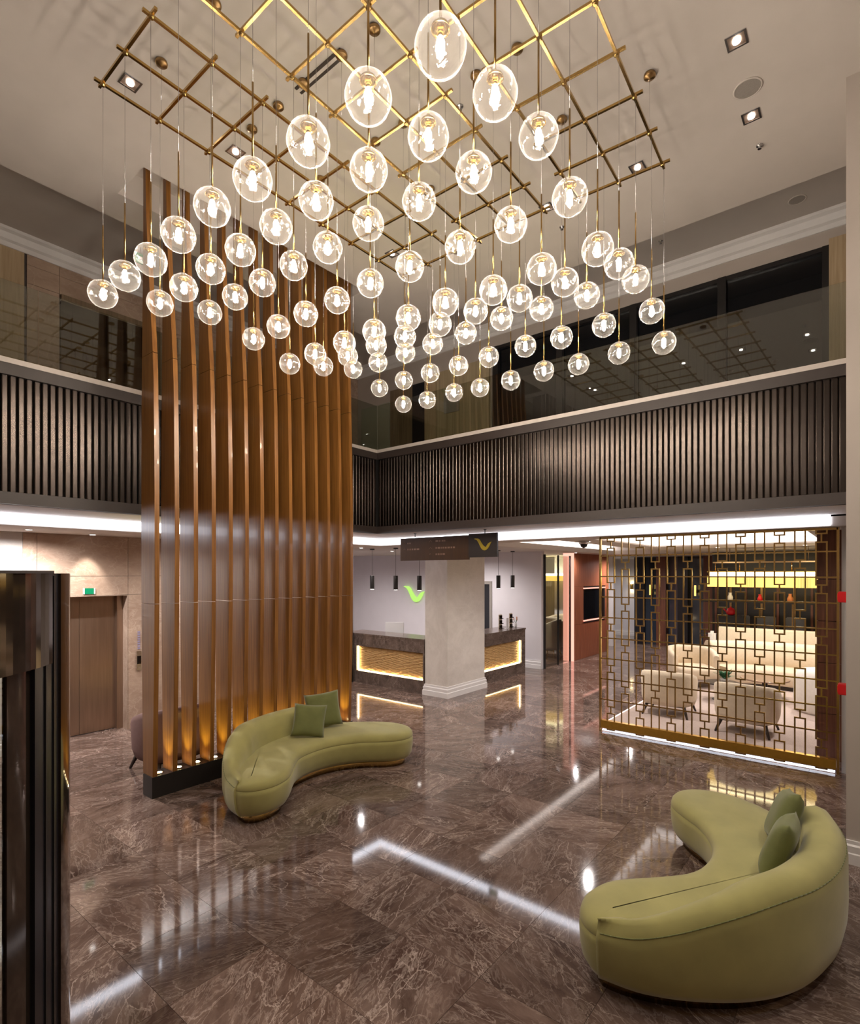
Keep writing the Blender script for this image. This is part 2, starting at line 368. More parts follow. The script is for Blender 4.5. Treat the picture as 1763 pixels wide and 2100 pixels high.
# lift wall, ground floor and gallery, built of stone panels
lw = MB().box(XB, 2.40, YW, YW + .3, 0, 4.56)
struct(lw, 'wall_left', M['stonel'])
def panelled(base, holes, xs, zs, y0, th, mat, pname='stone_panel', g=.0025):
    for a in range(len(xs) - 1):
        for b in range(len(zs) - 1):
            x0, x1, z0, z1 = xs[a], xs[a + 1], zs[b], zs[b + 1]
            if any(x0 >= h[0] - .01 and x1 <= h[1] + .01 and z0 >= h[2] - .01 and z1 <= h[3] + .01 for h in holes): continue
            part(MB().box(x0 + g, x1 - g, y0, y0 + th, z0 + g, z1 - g), pname, mat, base)
ls = MB().box(2.40, 2.57, YW + .02, YW + .5, 0, 4.56).box(3.80, 8.7, YW + .02, YW + .5, 0, 4.56).box(2.57, 3.80, YW + .02, YW + .5, 2.16, 4.56)
liftw = struct(ls, 'wall_lift', M['grout'])
panelled(liftw, [(2.57, 3.80, 0, 2.16)], [2.40, 2.57, 3.80, 4.6, 5.8, 7.2, 8.7], [0, 2.16, 2.46, 3.22], YW, .02, M['stone'])
part(MB().prism([(2.572, 0), (2.572, 2.158), (3.798, 2.158), (3.798, 0), (3.790, 0), (3.790, 2.150), (2.580, 2.150), (2.580, 0)], YW, YW + .26, 'y'), 'reveal_lining', M['stone'], liftw)
gw = MB().box(XB, 2.42, YW, YW + .3, 4.56, ZG)
struct(gw, 'wall_gallery_wood', M['palewood'])
ug = MB().box(2.42, XW + .2, YW + .02, YW + .4, 4.56, ZG)
upl = struct(ug, 'wall_gallery_stone', M['grout'])
# upper lift opening x 2.95..4.2, top z 6.55
panelled(upl, [(2.85, 4.30, 4.56, 6.60)], [2.45, 2.85, 4.30, 4.9, 5.9, 7.2, XW], [4.56, 6.60, 6.86, 7.05], YW, .02, M['stone'])
cr = MB()
cprof = [(0, 7.0), (.02, 7.0), (.03, 7.06), (.07, 7.08), (.09, 7.16), (.14, 7.18), (.14, ZG), (0, ZG)]
cr.loft([[(x, YW - a, z) for a, z in cprof] for x in (XB, XW)], True, True, False)
cr.loft([[(XW - a, y, z) for a, z in cprof] for y in (.15, YW)], True, True, False)
struct(cr, 'trim_1', M['white'])
# gallery window wall
ww = MB().box(XW, XW + .2, -.2, YW, 6.80, ZG).box(XW, XW + .2, -.2, .40, 4.56, 6.8).box(XW, XW + .25, 5.6, YW, 4.56, 6.8)
struct(ww, 'wall_window', M['wall'])
win = struct(MB().box(XW + .05, XW + .10, .40, 5.60, 4.56, 6.80), 'window_1', M['windowg'])
for y in (.42, 1.66, 2.93, 4.20, 5.50):
    part(MB().box(XW - .02, XW + .06, y - .055, y + .055, 4.56, 6.80), 'mullion', M['black'], win)
part(MB().box(XW - .01, XW + .06, .40, 5.6, 6.74, 6.80), 'head_rail', M['black'], win)
part(MB().box(XW - .01, XW + .06, .40, 5.6, 4.56, 4.66), 'sill_rail', M['black'], win)
struct(MB().box(XW - .05, XW, .16, .40, 4.56, 6.86), 'trim_2', M['palewood'])
# baseboards
def base_prof(h=.17): return [(0, 0), (.035, 0), (.035, h * .45), (.028, h * .5), (.03, h * .78), (.018, h * .85), (.018, h), (0, h)]
struct(MB().loft([[(5.95 - a, y, z) for a, z in base_prof(.2)] for y in (YB, .15)], True, True, False), 'baseboard_right', M['white'])
struct(MB().loft([[(x, YW - a, z) for a, z in base_prof(.2)] for x in (XB, 2.40)], True, True, False), 'baseboard_left', M['white'])

# ================================================================== BALCONY FRONTS
def slat_mesh(w):     # one rib, front face raised and chamfered, extruded up
    return None
Z0, Z1, Z2, Z3 = 3.22, 3.345, 4.555, 4.675
bl = thing('balcony_front', 'dark ribbed metal balcony front on the left and behind the timber fins', 'balcony front', ((XB + FX) / 2, FY, Z0))
br = thing('balcony_front', 'dark ribbed metal balcony front on the right above the brass screen', 'balcony front', (FX, 3.5, Z0))
bl.name = 'balcony_front'
part(MB().box(XB, FX + .05, FY + .03, FY + .07, Z0, Z3), 'backing', M['gapblack'], bl)
part(MB().box(FX + .03, FX + .07, .15, FY + .03, Z0, Z3), 'backing', M['gapblack'], br)
for t, b0, b1, nm in ((-.02, Z0, Z1, 'bottom_band'), (-.03, Z2, Z3, 'top_band')):
    part(MB().box(XB, FX + .03, FY + t, FY + .04, b0, b1), nm, M['band'], bl)
    part(MB().box(FX + t, FX + .04, .15, FY + t, b0, b1), nm, M['band'], br)
part(MB().box(XB, FX + .10, FY - .035, FY + .10, Z3, Z3 + .055), 'ledge', M['ledge'], bl)
part(MB().box(FX - .035, FX + .10, .15, FY - .035, Z3, Z3 + .055), 'ledge', M['ledge'], br)
PIT = .0713; SW = .059
rib = [(-SW / 2, .03), (-SW / 2, .006), (-SW / 2 + .010, 0), (SW / 2 - .010, 0), (SW / 2, .006), (SW / 2, .03)]
me = MB().prism(rib, Z1, Z2).mesh('slat', M['fascia'], (0, 0, Z0))
x = FX - .06
while x > .6:
    piece(me, 'slat', bl, (x, FY, Z0)); x -= PIT
me2 = MB().prism([(b, a) for a, b in rib], Z1, Z2).mesh('slat', M['fascia'], (0, 0, Z0))
y = FY - .06
while y > .2:
    piece(me2, 'slat', br, (FX, y, Z0)); y -= .0675
# glass balustrades
GZ = 5.545
rl = thing('glass_balustrade', 'frameless clear glass balustrade along the left gallery', 'balustrade', (3, FY, Z3))
rr_ = thing('glass_balustrade', 'frameless clear glass balustrade above the right balcony front', 'balustrade', (FX, 3.5, Z3))
xs = [-1.6, .1, 1.95, 3.8, 5.5, FX + .02]
for a in range(5):
    part(MB().box(xs[a] + .004, xs[a + 1] - .004, FY + .02, FY + .032, Z3 + .03, GZ), 'glass_pane', M['rail'], rl)
ys = [.17, 2.35, 4.5, FY + .01]
for a in range(3):
    part(MB().box(FX + .02, FX + .032, ys[a] + .004, ys[a + 1] - .004, Z3 + .03, GZ), 'glass_pane', M['rail'], rr_)
# cove lights
def led(mb, name, mat, label, loc, grp=None, cat='light strip'): return solo(mb, name, mat, label, cat, loc, grp)
led(MB().box(8.285, 8.30, .36, 7.985, ZL + .015, ZS), 'cove_light', M['cove'], 'long white cove light under the right balcony above the brass screen', (8.29, 4, ZL))
led(MB().box(XB, 8.28, 7.985, 8.0, ZL + .015, ZS), 'cove_light', M['cove'], 'long white cove light above the lift lobby on the left', (2, 7.99, ZL))
q = .02
ca = MB().box(AX1 - q, AX1, AY0, AY1, ZL + .03, ZL + .24).box(AX0, AX0 + q, AY0, AY1, ZL + .03, ZL + .24).box(AX0, AX1, AY0, AY0 + q, ZL + .03, ZL + .24).box(AX0, AX1, AY1 - q, AY1, ZL + .03, ZL + .24)
led(ca, 'tray_light', M['cove2'], 'pinkish white tray ceiling light over the cream lounge', (10.7, 2, ZL))
cb = MB().box(BX0, BX1, BY1 + .01, BY1 + q, ZL + .12, ZL + .29)
led(cb, 'tray_light', M['cove2'], 'long tray ceiling light running down the corridor past reception', (12.7, 4.7, ZL))

# ================================================================== TIMBER FINS
fw = thing('timber_fin_screen', 'tall screen of oak veneer fins rising from floor to ceiling', 'fin screen', (4.3, 6.3, 0))
part(MB().box(2.79, 5.80, 6.18, 6.40, 0, .235), 'plinth', M['black'], fw)
def front_y(z, i):
    a = 1 - i / 13
    t = max(0, min(1, (z - 4.6) / 2.4)); t = t * t * (3 - 2 * t)
    b = math.sin(max(0, min(1, (z - .2) / 5.2)) * PI)
    return 6.19 - .05 * b + .17 * a * t
for i in range(14):
    x0 = 2.80 + .2248 * i; x1 = x0 + .052; m = MB()
    for za, zb in ((.236, 2.158), (2.164, 4.955), (4.961, 7.1)):
        n = 10
        rings = []
        for k in range(n + 1):
            z = za + (zb - za) * k / n; yf = front_y(z, i)
            yb = 6.42 + .05 * math.sin(max(0, min(1, (z - .2) / 6)) * PI)
            rings.append([(x0, yf, z), (x1, yf, z), (x1, yb, z), (x0, yb, z)])
        m.loft(rings, True, True, False)
    part(m, 'fin', M['slat'], fw)
for i in range(13):
    x = 2.80 + .2248 * i + .12
    u = thing('uplight', 'small recessed uplight in the dark plinth, %s from the left of the fins' % ORD[i], 'uplight', (x, 6.285, .235), 'uplights between the timber fins')
    part(MB().lathe([(.040, .0), (.040, .004), (.030, .004)], 20, x, 6.285, .235), 'bezel', M['brass'], u)
    part(MB().lathe([(.029, .004), (.025, .007)], 20, x, 6.285, .235), 'lens', M['uplight'], u)
    ld = bpy.data.lights.new('uplight_beam', 'SPOT'); ld.energy = 15; ld.color = (1, .93, .22); ld.spot_size = math.radians(75); ld.spot_blend = .8; ld.shadow_soft_size = .02
    lo = bpy.data.objects.new('uplight_beam', ld); C.objects.link(lo); lo.parent = u; lo.location = (0, 0, .02); lo.rotation_euler = (PI, 0, 0)

# ================================================================== PENDANT CLUSTER
ZLAT = 6.29
def node(i, j):
    if j <= 2: return 1.733 + .445 * i - .02 * j, 1.34 + .0183 * i + .40 * j
    if j <= 5: return 1.725 + .433 * i, 2.595 + .005 * i + .412 * (j - 3)
    return 1.712 + .437 * i, 3.80 + .41 * (j - 6)
GL = [(903,97),(755,200),(1015,193),(632,292),(878,281),(1104,280),(518,368),(756,349),(971,354),(1168,405),(435,425),(648,412),(859,414),(1047,461),(1225,511),(366,482),(566,465),(755,459),(943,507),(1110,552),(1269,541),(309,533),(493,513),(672,508),(840,547),(1011,595),(1158,579),(1303,573),(256,566),(432,552),(602,545),(759,581),(913,620),(1065,612),(1203,606),(1336,638),(211,603),(377,590),(538,580),(691,616),(837,652),(975,638),(1110,633),(1238,667),(1361,703),(328,622),(482,609),(627,644),(767,680),(902,665),(1028,653),(1151,692),(1269,724),(430,641),(571,670),(706,703),(830,690),(955,683),(1077,710),(1186,747),(520,695),(646,726),(771,708),(887,705),(1002,732),(1115,761),(594,746),(713,730),(831,723),(940,750),(1047,780),(663,751),(775,743),(882,765),(984,795),(724,757),(828,780),(931,805),(778,796),(876,820),(827,829)]
R = .104
sp = MB()
prof = [(R * math.sin(PI * k / 22) * (1 + .012 * math.sin(k * 1.3)), -R * math.cos(PI * k / 22)) for k in range(1, 22)]
sp.lathe([(.001, -R)] + prof + [(.001, R)], 36, caps=False)
globe_me = sp.mesh('globe', M['globe'])
cup_me = MB().lathe([(.006, .118), (.010, .112), (.012, .100), (.024, .095), (.036, .084), (.040, .070), (.038, .069), (.033, .081), (.022, .090), (.012, .092), (.011, .060), (.013, .045), (.011, .040), (.004, .040)], 20).mesh('lamp_cap', M['brass'])
bulb_me = MB().lathe([(.003, .046), (.010, .040), (.0165, .022), (.0165, -.022), (.011, -.040), (.002, -.050)], 12).mesh('bulb', M['bulb'])
rod_me = MB().tube((0, 0, .112), (0, 0, .53), .0055, 8).mesh('rod', M['brass'])
cab_me = MB().tube((0, 0, 0), (0, 0, 1), .0016, 5).mesh('cable', M['chrome'])
idx = 0
for dg in range(17):
    cells = [(i, dg - i) for i in range(max(0, dg - 8), min(8, dg) + 1)]
    for n, (i, j) in enumerate(cells):
        u, v = GL[idx]; idx += 1
        X, Y = node(i, j); c, s = math.cos(YAW), math.sin(YAW)
        d = X * c + Y * s; r = (u - 881.5) / 1120 * d
        gx = d * c + r * s; gy = d * s - r * c; gz = EYE + (1176 - v) * d / 1120
        if dg == 0: lab = 'largest clear glass globe pendant, highest in the photo and nearest the camera'
        elif dg == 16: lab = 'smallest and lowest clear glass globe pendant at the far tip of the cluster'
        else:
            lab = 'clear glass globe pendant, %s from left in the %s diagonal row behind the largest globe' % (ORD[n] if n else 'first', ORD[dg - 1])
        p = thing('pendant_lamp', lab, 'pendant lamp', (gx, gy, gz), 'clear glass globe pendants hanging from the brass lattices')
        for nm, me in (('globe', globe_me), ('lamp_cap', cup_me), ('bulb', bulb_me), ('rod', rod_me)):
            q_ = bpy.data.objects.new(nm, me); C.objects.link(q_); q_.parent = p
            q_.rotation_euler = (0, 0, idx * 1.7)
        q_ = bpy.data.objects.new('cable', cab_me); C.objects.link(q_); q_.parent = p; q_.location = (0, 0, .53); q_.scale = (1, 1, ZLAT - gz - .53)
names = ['right', 'middle', 'left']
desc = ['brass tube lattice over the right third of the globe cluster', 'brass tube lattice in the middle of the globe cluster', 'brass tube lattice over the left third of the globe cluster']
clamp_me = MB().lathe([(.010, -.020), (.020, -.012), (.022, 0), (.020, .012), (.010, .020)], 12).mesh('clamp', M['brass'])
for st in range(3):
    js = [3 * st, 3 * st + 1, 3 * st + 2]
    x0, y0 = node(4, js[1])
    L = thing('brass_lattice', desc[st], 'lattice', (x0, y0, ZLAT), 'brass lattices above the globes')
    for j in js:
        a = Vector(node(0, j) + (ZLAT,)); b = Vector(node(8, j) + (ZLAT,)); dd = (b - a).normalized() * .06
        part(MB().bar(a - dd, b + dd, .020, .020), 'long_bar', M['brass'], L)
    for i in range(9):
        a = Vector(node(i, js[0]) + (ZLAT + .012,)); b = Vector(node(i, js[2]) + (ZLAT + .012,)); dd = (b - a).normalized() * .065
        part(MB().bar(a - dd, b + dd, .020, .020), 'cross_bar', M['brass'], L)
    for j in js:
        for i in range(9): piece(clamp_me, 'clamp', L, node(i, j) + (ZLAT - .002,))
can = [(2.167, 4.629), (2.193, 3.838), (3.039, 4.22), (3.037, 4.635), (3.082, 3.036), (3.066, 3.398), (3.034, 3.853), (3.927, 2.238), (3.917, 2.634), (4.852, 1.468), (4.806, 2.258), (3.898, 3.452), (3.892, 3.815), (3.887, 4.645), (4.751, 3.808)]
ch = MB().lathe([(.046, 0), (.049, -.012), (.049, -.024), (.042, -.032), (.015, -.038), (.004, -.045)], 24).mesh('canopy', M['brassdk'])
cch = MB().tube((0, 0, -.04), (0, 0, ZLAT - ZC), .0014, 5).mesh('suspension_wire', M['chrome'])
clab = ['above the far left corner of the lattice', 'high at the top left by the frame edge', 'second left of the slot diffuser', 'below left of the slot diffuser', 'near the top centre of the photo', 'at the upper end of the slot diffuser', 'at the lower end of the slot diffuser', 'right of the largest globe', 'left of the second large globe on the right', 'rightmost on the ceiling beside the lattice corner', 'between the two right lattices', 'in the middle just above the small globes', 'just below the middle lattice crossing', 'behind the globe left of centre', 'right of centre near the lattice end']
for k, (x, y) in enumerate(can):
    t = thing('ceiling_canopy', 'round antique brass ceiling canopy ' + clab[k], 'ceiling canopy', (x, y, ZC), 'round brass canopies holding the lattices')
    piece(ch, 'canopy', t, (x, y, ZC)); piece(cch, 'suspension_wire', t, (x, y, ZC))

# ================================================================== MAIN CEILING FIXTURES
fr_me = MB().box(-.075, .075, -.075, -.06, -.006, 0).box(-.075, .075, .06, .075, -.006, 0).box(-.075, -.06, -.06, .06, -.006, 0).box(.06, .075, -.06, .06, -.006, 0).mesh('bezel', M['chrome'])
rf_me = MB().box(-.06, .06, -.06, .06, -.003, -.001).mesh('baffle', M['bronze'])
ln_me = MB().lathe([(.028, -.012), (.028, -.004)], 20).mesh('lens', M['spot'])
ln2_me = MB().lathe([(.035, -.008), (.035, -.002)], 20).mesh('lens', M['spoton'])
dl = [((2.088, 5.04), 'left end, outside the brass lattice'), ((3.103, 5.029), 'left, beside the lattice edge above the fins'), ((4.984, .829), 'upper right near the speaker'), ((5.894, .858), 'right, just below the speaker'), ((5.884, 1.905), 'right, by the lattice corner'), ((5.86, 2.943), 'centre right behind a globe'), ((5.408, 4.99), 'centre above the far globes')]
for (x, y), l in dl:
    t = thing('downlight', 'square recessed ceiling downlight, ' + l, 'downlight', (x, y, ZC), 'square downlights in the high ceiling')
    piece(fr_me, 'bezel', t, (x, y, ZC)); piece(rf_me, 'baffle', t, (x, y, ZC)); piece(ln_me, 'lens', t, (x, y, ZC))
for (x, y), l in (((5.0, -1.6), 'behind the camera on the right'), ((2.6, -1.8), 'behind the camera on the left')):  # unseen fittings added as fill for the near sofa's back and floor
    t = thing('downlight', 'added fill light built as a square downlight ' + l, 'downlight', (x, y, ZC), 'square downlights in the high ceiling')
    piece(fr_me, 'bezel', t, (x, y, ZC)); piece(rf_me, 'baffle', t, (x, y, ZC)); piece(ln_me, 'lens', t, (x, y, ZC))
    ld = bpy.data.lights.new('fill_beam', 'SPOT'); ld.energy = 150; ld.color = (1, .93, .84); ld.spot_size = math.radians(120); ld.spot_blend = .8; ld.shadow_soft_size = .05
    lo = bpy.data.objects.new('fill_beam', ld); C.objects.link(lo); lo.parent = t; lo.location = (0, 0, -.02)
def speaker(x, y, z, r, lab):
    t = thing('ceiling_speaker', lab, 'speaker', (x, y, z), 'round ceiling speakers')
    part(MB().lathe([(r, 0), (r, -.006), (r - .012, -.008), (r - .012, 0)], 32, x, y, z), 'rim', M['ceil'], t)
    part(MB().lathe([(r - .013, -.001), (r - .013, -.005)], 32, x, y, z), 'grille', M['grille'], t)
speaker(5.537, .833, ZC, .115, 'round ceiling speaker between two downlights on the right')
speaker(8.28, .70, ZG, .10, 'round speaker in the darker gallery ceiling on the right')
def sprinkler(x, y, z, lab):
    t = thing('sprinkler', lab, 'sprinkler', (x, y, z), 'ceiling sprinklers')
    part(MB().lathe([(.032, 0), (.030, -.008), (.010, -.010), (.010, -.03), (.006, -.03)], 16, x, y, z), 'escutcheon', M['chrome'], t)
    part(MB().lathe([(.018, -.034), (.018, -.037)], 12, x, y, z).tube((x - .01, y, z - .03), (x - .01, y, z - .035), .002, 5), 'deflector', M['chrome'], t)
sprinkler(6.349, .852, ZC, 'small chrome sprinkler on the right of the high ceiling')
sprinkler(4.094, 2.931, ZC, 'small chrome sprinkler among the lattices')
sprinkler(6.307, 2.963, ZC, 'small chrome sprinkler behind the globes right of centre')
sprinkler(8.1, 2.3, ZG, 'small sprinkler in the gallery ceiling on the right')
t = thing('slot_diffuser', 'dark linear slot air diffuser in the high ceiling near the lattice', 'air diffuser', (3.06, 3.66, ZC))
part(MB().box(3.02, 3.045, 3.37, 3.96, ZC - .008, ZC), 'slot', M['slot'], t)
part(MB().box(3.075, 3.10, 3.37, 3.96, ZC - .008, ZC), 'slot', M['slot'], t)
part(MB().box(3.045, 3.075, 3.37, 3.96, ZC - .006, ZC), 'centre_bar', M['ceil'], t)
# hanging exit sign at left gallery, one near the hanging sign
t = thing('exit_sign', 'small green exit sign under the left gallery ceiling beside the fins', 'exit sign', (3.55, 8.2, 6.9))
part(MB().box(3.46, 3.62, 8.19, 8.22, 6.98, 7.12), 'sign_face', M['green'], t); part(MB().tube((3.54, 8.205, 7.12), (3.54, 8.205, ZG), .006, 6), 'stem', M['chrome'], t)
part(MB().box(3.50, 3.56, 8.184, 8.19, 7.03, 7.07), 'arrow', M['white'], t)

# ================================================================== RIGHT WALL: call points
for z, l in ((2.28, 'upper'), (1.42, 'lower')):
    t = thing('fire_call_point', 'red fire alarm box on the right wall edge, the %s one' % l, 'alarm box', (6.4, .155, z), 'red alarm boxes on the right wall')
    part(MB().box(6.35, 6.45, .15, .222, z - .05, z + .05), 'housing', M['red'], t, bevel=.006)
    part(MB().box(6.365, 6.435, .221, .226, z - .03, z + .03), 'press_plate', M['redglow'], t)

# ================================================================== BRASS SCREEN
SX = 8.48; SY0, SY1 = .294, 3.325; SZ1 = 3.075
bs = thing('brass_screen', 'brass lattice room divider of linked rectangles in front of the lounge', 'room divider', (SX, (SY0 + SY1) / 2, 0))
tb = .018
for y in (SY0, SY1): part(MB().box(SX - .022, SX + .022, y - .014, y + .014, 0, SZ1), 'post', M['brass'], bs)
part(MB().box(SX - .022, SX + .022, SY0, SY1, SZ1 - .03, SZ1), 'top_rail', M['brass'], bs)
part(MB().box(SX - .03, SX + .05, SY0 + .02, SY1 - .02, .06, .177), 'plinth', M['gold'], bs)
for k in range(1, 9):
    z = .177 + .325 * k
    part(MB().box(SX + .008, SX + .024, SY0, SY1, z - tb / 2, z + tb / 2), 'horizontal_bar', M['brass'], bs)
pit = (SY1 - SY0) / 27
for cidx in range(13):
    ya = SY1 - pit * (1 + 2 * cidx); yb = ya - pit
    brk = [2.95, 2.30, 1.65, 1.00, .35] if cidx % 2 == 0 else [2.62, 1.97, 1.33, .69, .05]
    edges = [SZ1 - .03] + brk + [.0]
    zt = SZ1 - .03
    first = True
    for zb_ in brk + [None]:
        z0 = (zb_ + .045) if zb_ is not None else .03
        if zt - z0 > .03:
            m = MB().box(SX - .012, SX + .006, ya - tb / 2, ya + tb / 2, z0, zt).box(SX - .012, SX + .006, yb - tb / 2, yb + tb / 2, z0, zt)
            m.box(SX - .012, SX + .006, yb + tb / 2, ya - tb / 2, z0, z0 + tb)
            if not first: m.box(SX - .012, SX + .006, yb + tb / 2, ya - tb / 2, zt - tb, zt)
            part(m, 'rectangle', M['brass'], bs)
        if zb_ is not None:
            if zb_ > .1: part(MB().box(SX - .010, SX + .004, (ya + yb) / 2 - tb / 2, (ya + yb) / 2 + tb / 2, zb_ - .045, zb_ + .045), 'link', M['brass'], bs)
            zt = zb_ - .045
        first = False
led(MB().box(SX - .005, SX + .03, SY0 + .03, SY1 - .03, .012, .034), 'floor_light_strip', M['ledcool'], 'cool white light strip glowing under the brass screen', (SX, 1.8, .05))

# ================================================================== HANGING SIGN
sx = 7.5
hs = thing('hanging_sign', 'brown wayfinding board hanging under the balcony with a charcoal logo board', 'sign', (sx, 5.9, 3.0))
part(MB().box(sx - .015, sx + .015, 5.18, 6.70, 2.731, 3.140), 'brown_board', M['signb'], hs)
part(MB().box(sx - .02, sx + .02, 4.63, 5.18, 2.766, 3.155), 'logo_board', M['signd'], hs)
for y in (6.36, 4.87): part(MB().tube((sx, y, 3.15), (sx, y, ZS), .008, 8), 'hanger', M['black'], hs)
for y in (6.36, 4.87): part(MB().lathe([(.025, 0), (.025, -.012)], 12, sx, y, ZS), 'ceiling_plate', M['black'], hs)
def wing(cx, cz, s, flip=1):   # the two-stroke bird mark, in (horizontal, vertical)
    out = [(-85, 47), (-72, 50), (-45, 49), (-27, 38), (-12, 14), (5, -8), (22, -20), (32, -22), (40, -10), (52, 4), (68, 14), (87, 18), (78, 8), (68, -12), (52, -34), (38, -45), (20, -50), (2, -46), (-14, -32), (-28, -8), (-42, 18), (-58, 38)]
    return [(cx - flip * a * s, cz + b * s) for a, b in out]
part(MB().prism(wing(4.90, 2.975, .0020), sx - .026, sx - .020, 'x'), 'bird_logo', M['logoy'], hs)
tx = MB()
def chev(y, z, s): tx.bar((sx - .017, y, z), (sx - .017, y - s, z + s), .006, .004); tx.bar((sx - .017, y - s, z + s), (sx - .017, y - 2 * s, z), .006, .004)
def glyphs(y, z, ws):
    for wv in ws:
        tx.box(sx - .018, sx - .015, y - wv, y, z, z + .028); y -= wv + .018
chev(6.62, 3.04, .02); tx.lathe([(.0, -.001)], 3); 
chev(6.62, 2.93, .02); glyphs(6.53, 3.03, [.03, .03]); glyphs(6.53, 2.92, [.015, .015, .02, .03, .05, .06])
chev(6.02, 3.05, .03); glyphs(5.88, 3.05, [.06, .02, .01, .03, .02]); chev(6.02, 2.93, .03); glyphs(5.88, 2.93, [.03, .05, .02, .03, .04, .05, .03, .04])
chev(6.02, 2.83, .02); glyphs(5.88, 2.82, [.03, .04, .03, .05])
tx.v = tx.v; part(tx, 'lettering', M['signtxt'], hs)['kind'] = 'stuff'
t = thing('exit_sign', 'small teal and white exit sign beside the hanging sign', 'exit sign', (8.2, 5.12, 3.1))
part(MB().box(8.19, 8.21, 5.06, 5.24, 3.06, 3.17), 'sign_face', M['white'], t); part(MB().box(8.184, 8.19, 5.08, 5.19, 3.075, 3.15), 'running_figure_panel', M['greenl'], t)
part(MB().tube((8.2, 5.15, 3.17), (8.2, 5.15, ZS), .005, 6), 'stem', M['chrome'], t)

# ================================================================== COLUMN AND RECEPTION
KX0, KX1, KY0, KY1 = 8.74, 10.10, 6.57, 7.14
col = struct(MB().box(KX0, KX1, KY0, KY1, 0, ZL), 'wall_column', M['column'])
m = MB()
pf = base_prof(.22)
def ring(a, z): return [(KX0 - a, KY0 - a, z), (KX1 + a, KY0 - a, z), (KX1 + a, KY1 + a, z), (KX0 - a, KY1 + a, z)]
m.loft([ring(a, z) for a, z in [(.045, 0), (.045, .10), (.032, .11), (.034, .17), (.018, .185), (.018, .22), (0, .225)]], True, True, False)
struct(m, 'baseboard_column', M['white'])
WX = 12.95
bw = MB().box(WX, WX + .15, 6.66, 8.25, 0, ZL).box(WX, WX + .15, 9.05, 15, 0, ZL).box(WX, WX + .15, 8.25, 9.05, 2.2, ZL)
struct(bw, 'wall_reception', M['recep'])
struct(MB().box(8.7, WX + .15, 15.0, 15.2, 0, ZL).box(8.5, 8.7, YW, 15.2, 0, ZL), 'wall_reception_left', M['recep'])
struct(MB().box(8.5, 8.95, YW, 15.2, ZL, ZL + .1).box(8.95, WX + .1, 10.5, 15.2, ZL, ZL + .1), 'ceiling_reception', M['ceil'])
struct(MB().loft([[(WX - a, y, z) for a, z in base_prof(.22)] for y in (6.66, 8.2)], True, True, False), 'baseboard_reception', M['white'])
d1 = struct(MB().box(WX + .06, WX + .12, 8.25, 9.05, 0, 2.2), 'door_1', M['blackgloss'])
part(MB().prism([(8.17, 0), (8.17, 2.28), (9.13, 2.28), (9.13, 0), (9.05, 0), (9.05, 2.2), (8.25, 2.2), (8.25, 0)], WX - .02, WX + .02, 'x'), 'door_frame', M['grille'], d1)
DH = 1.13
def desk(name, lab, o0, pts, front, inset_a, inset_b, axis):
    return None
# left counter, front face x = 8.76
def wave_panel(mb, a0, a1, z0, z1, pos, axis, sgn):
    nrow = 20; pitch = (z1 - z0) / nrow; nx = 70
    for r in range(nrow):
        zc = z0 + pitch * (r + .5); rings = []
        for k in range(nx + 1):
            a = a0 + (a1 - a0) * k / nx
            wv = .007 * math.sin(a * 17 + r * 2.6) + .004 * math.sin(a * 41 - r * 4.3)
            dep = .014 + .008 * math.sin(a * 23 + r * 2.9)
            sec = [(0, -pitch * .42), (dep + .006, -pitch * .05), (0, pitch * .42)]
            if axis == 'x': rings.append([(pos - sgn * e, a, zc + wv + h) for e, h in sec])
            else: rings.append([(a, pos - sgn * e, zc + wv + h) for e, h in sec])
        mb.loft(rings, True, True, False)
    return mb
dk = thing('reception_desk', 'long dark marble reception counter left of the white column with glowing wave panel', 'reception desk', (8.8, 8.2, 0), 'marble reception counters')
x0 = 8.76
part(MB().box(x0, x0 + .10, 7.19, 7.22, 0, DH - .04).box(x0, x0 + .10, 9.20, 9.60, 0, DH - .04).box(x0, x0 + .10, 7.22, 9.20, 0, .27).box(x0, x0 + .10, 7.22, 9.20, .84, DH - .04).box(x0 + .10, x0 + .14, 7.19, 9.6, 0, DH - .04), 'front_panel', M['desk'], dk)
part(MB().box(x0 - .01, x0 + .62, 7.19, 9.62, DH - .04, DH), 'countertop', M['desk'], dk)
part(wave_panel(MB().box(x0 + .085, x0 + .10, 7.22, 9.20, .27, .84), 7.24, 9.18, .285, .83, x0 + .085, 'x', 1), 'wave_panel', M['wave'], dk)
part(MB().box(x0 + .03, x0 + .05, 9.165, 9.19, .28, .83), 'light_strip', M['ledwarm'], dk); part(MB().box(x0 + .03, x0 + .05, 7.23, 9.17, .275, .295), 'light_strip', M['ledwarm'], dk)
part(MB().box(x0 + .14, x0 + 1.1, 7.3, 9.6, .78, .81), 'work_surface', M['desk'], dk)
dk2 = thing('reception_desk', 'dark marble reception counter right of the white column with glowing wave panel', 'reception desk', (11.2, 6.9, 0), 'marble reception counters')
y0 = 6.75
part(MB().box(10.15, 10.2, y0, y0 + .1, 0, DH - .04).box(12.07, 12.25, y0, y0 + .10, 0, DH - .04).box(10.2, 12.07, y0, y0 + .1, 0, .27).box(10.2, 12.07, y0, y0 + .1, .84, DH - .04).box(10.15, 12.25, y0 + .1, y0 + .14, 0, DH - .04).box(12.15, 12.25, y0 + .1, y0 + .7, 0, DH - .04), 'front_panel', M['desk'], dk2)
part(MB().box(10.15, 12.27, y0 - .01, y0 + .65, DH - .04, DH), 'countertop', M['desk'], dk2)
part(wave_panel(MB().box(10.2, 12.07, y0 + .085, y0 + .10, .27, .84), 10.22, 12.05, .285, .83, y0 + .085, 'y', 1), 'wave_panel', M['wave'], dk2)
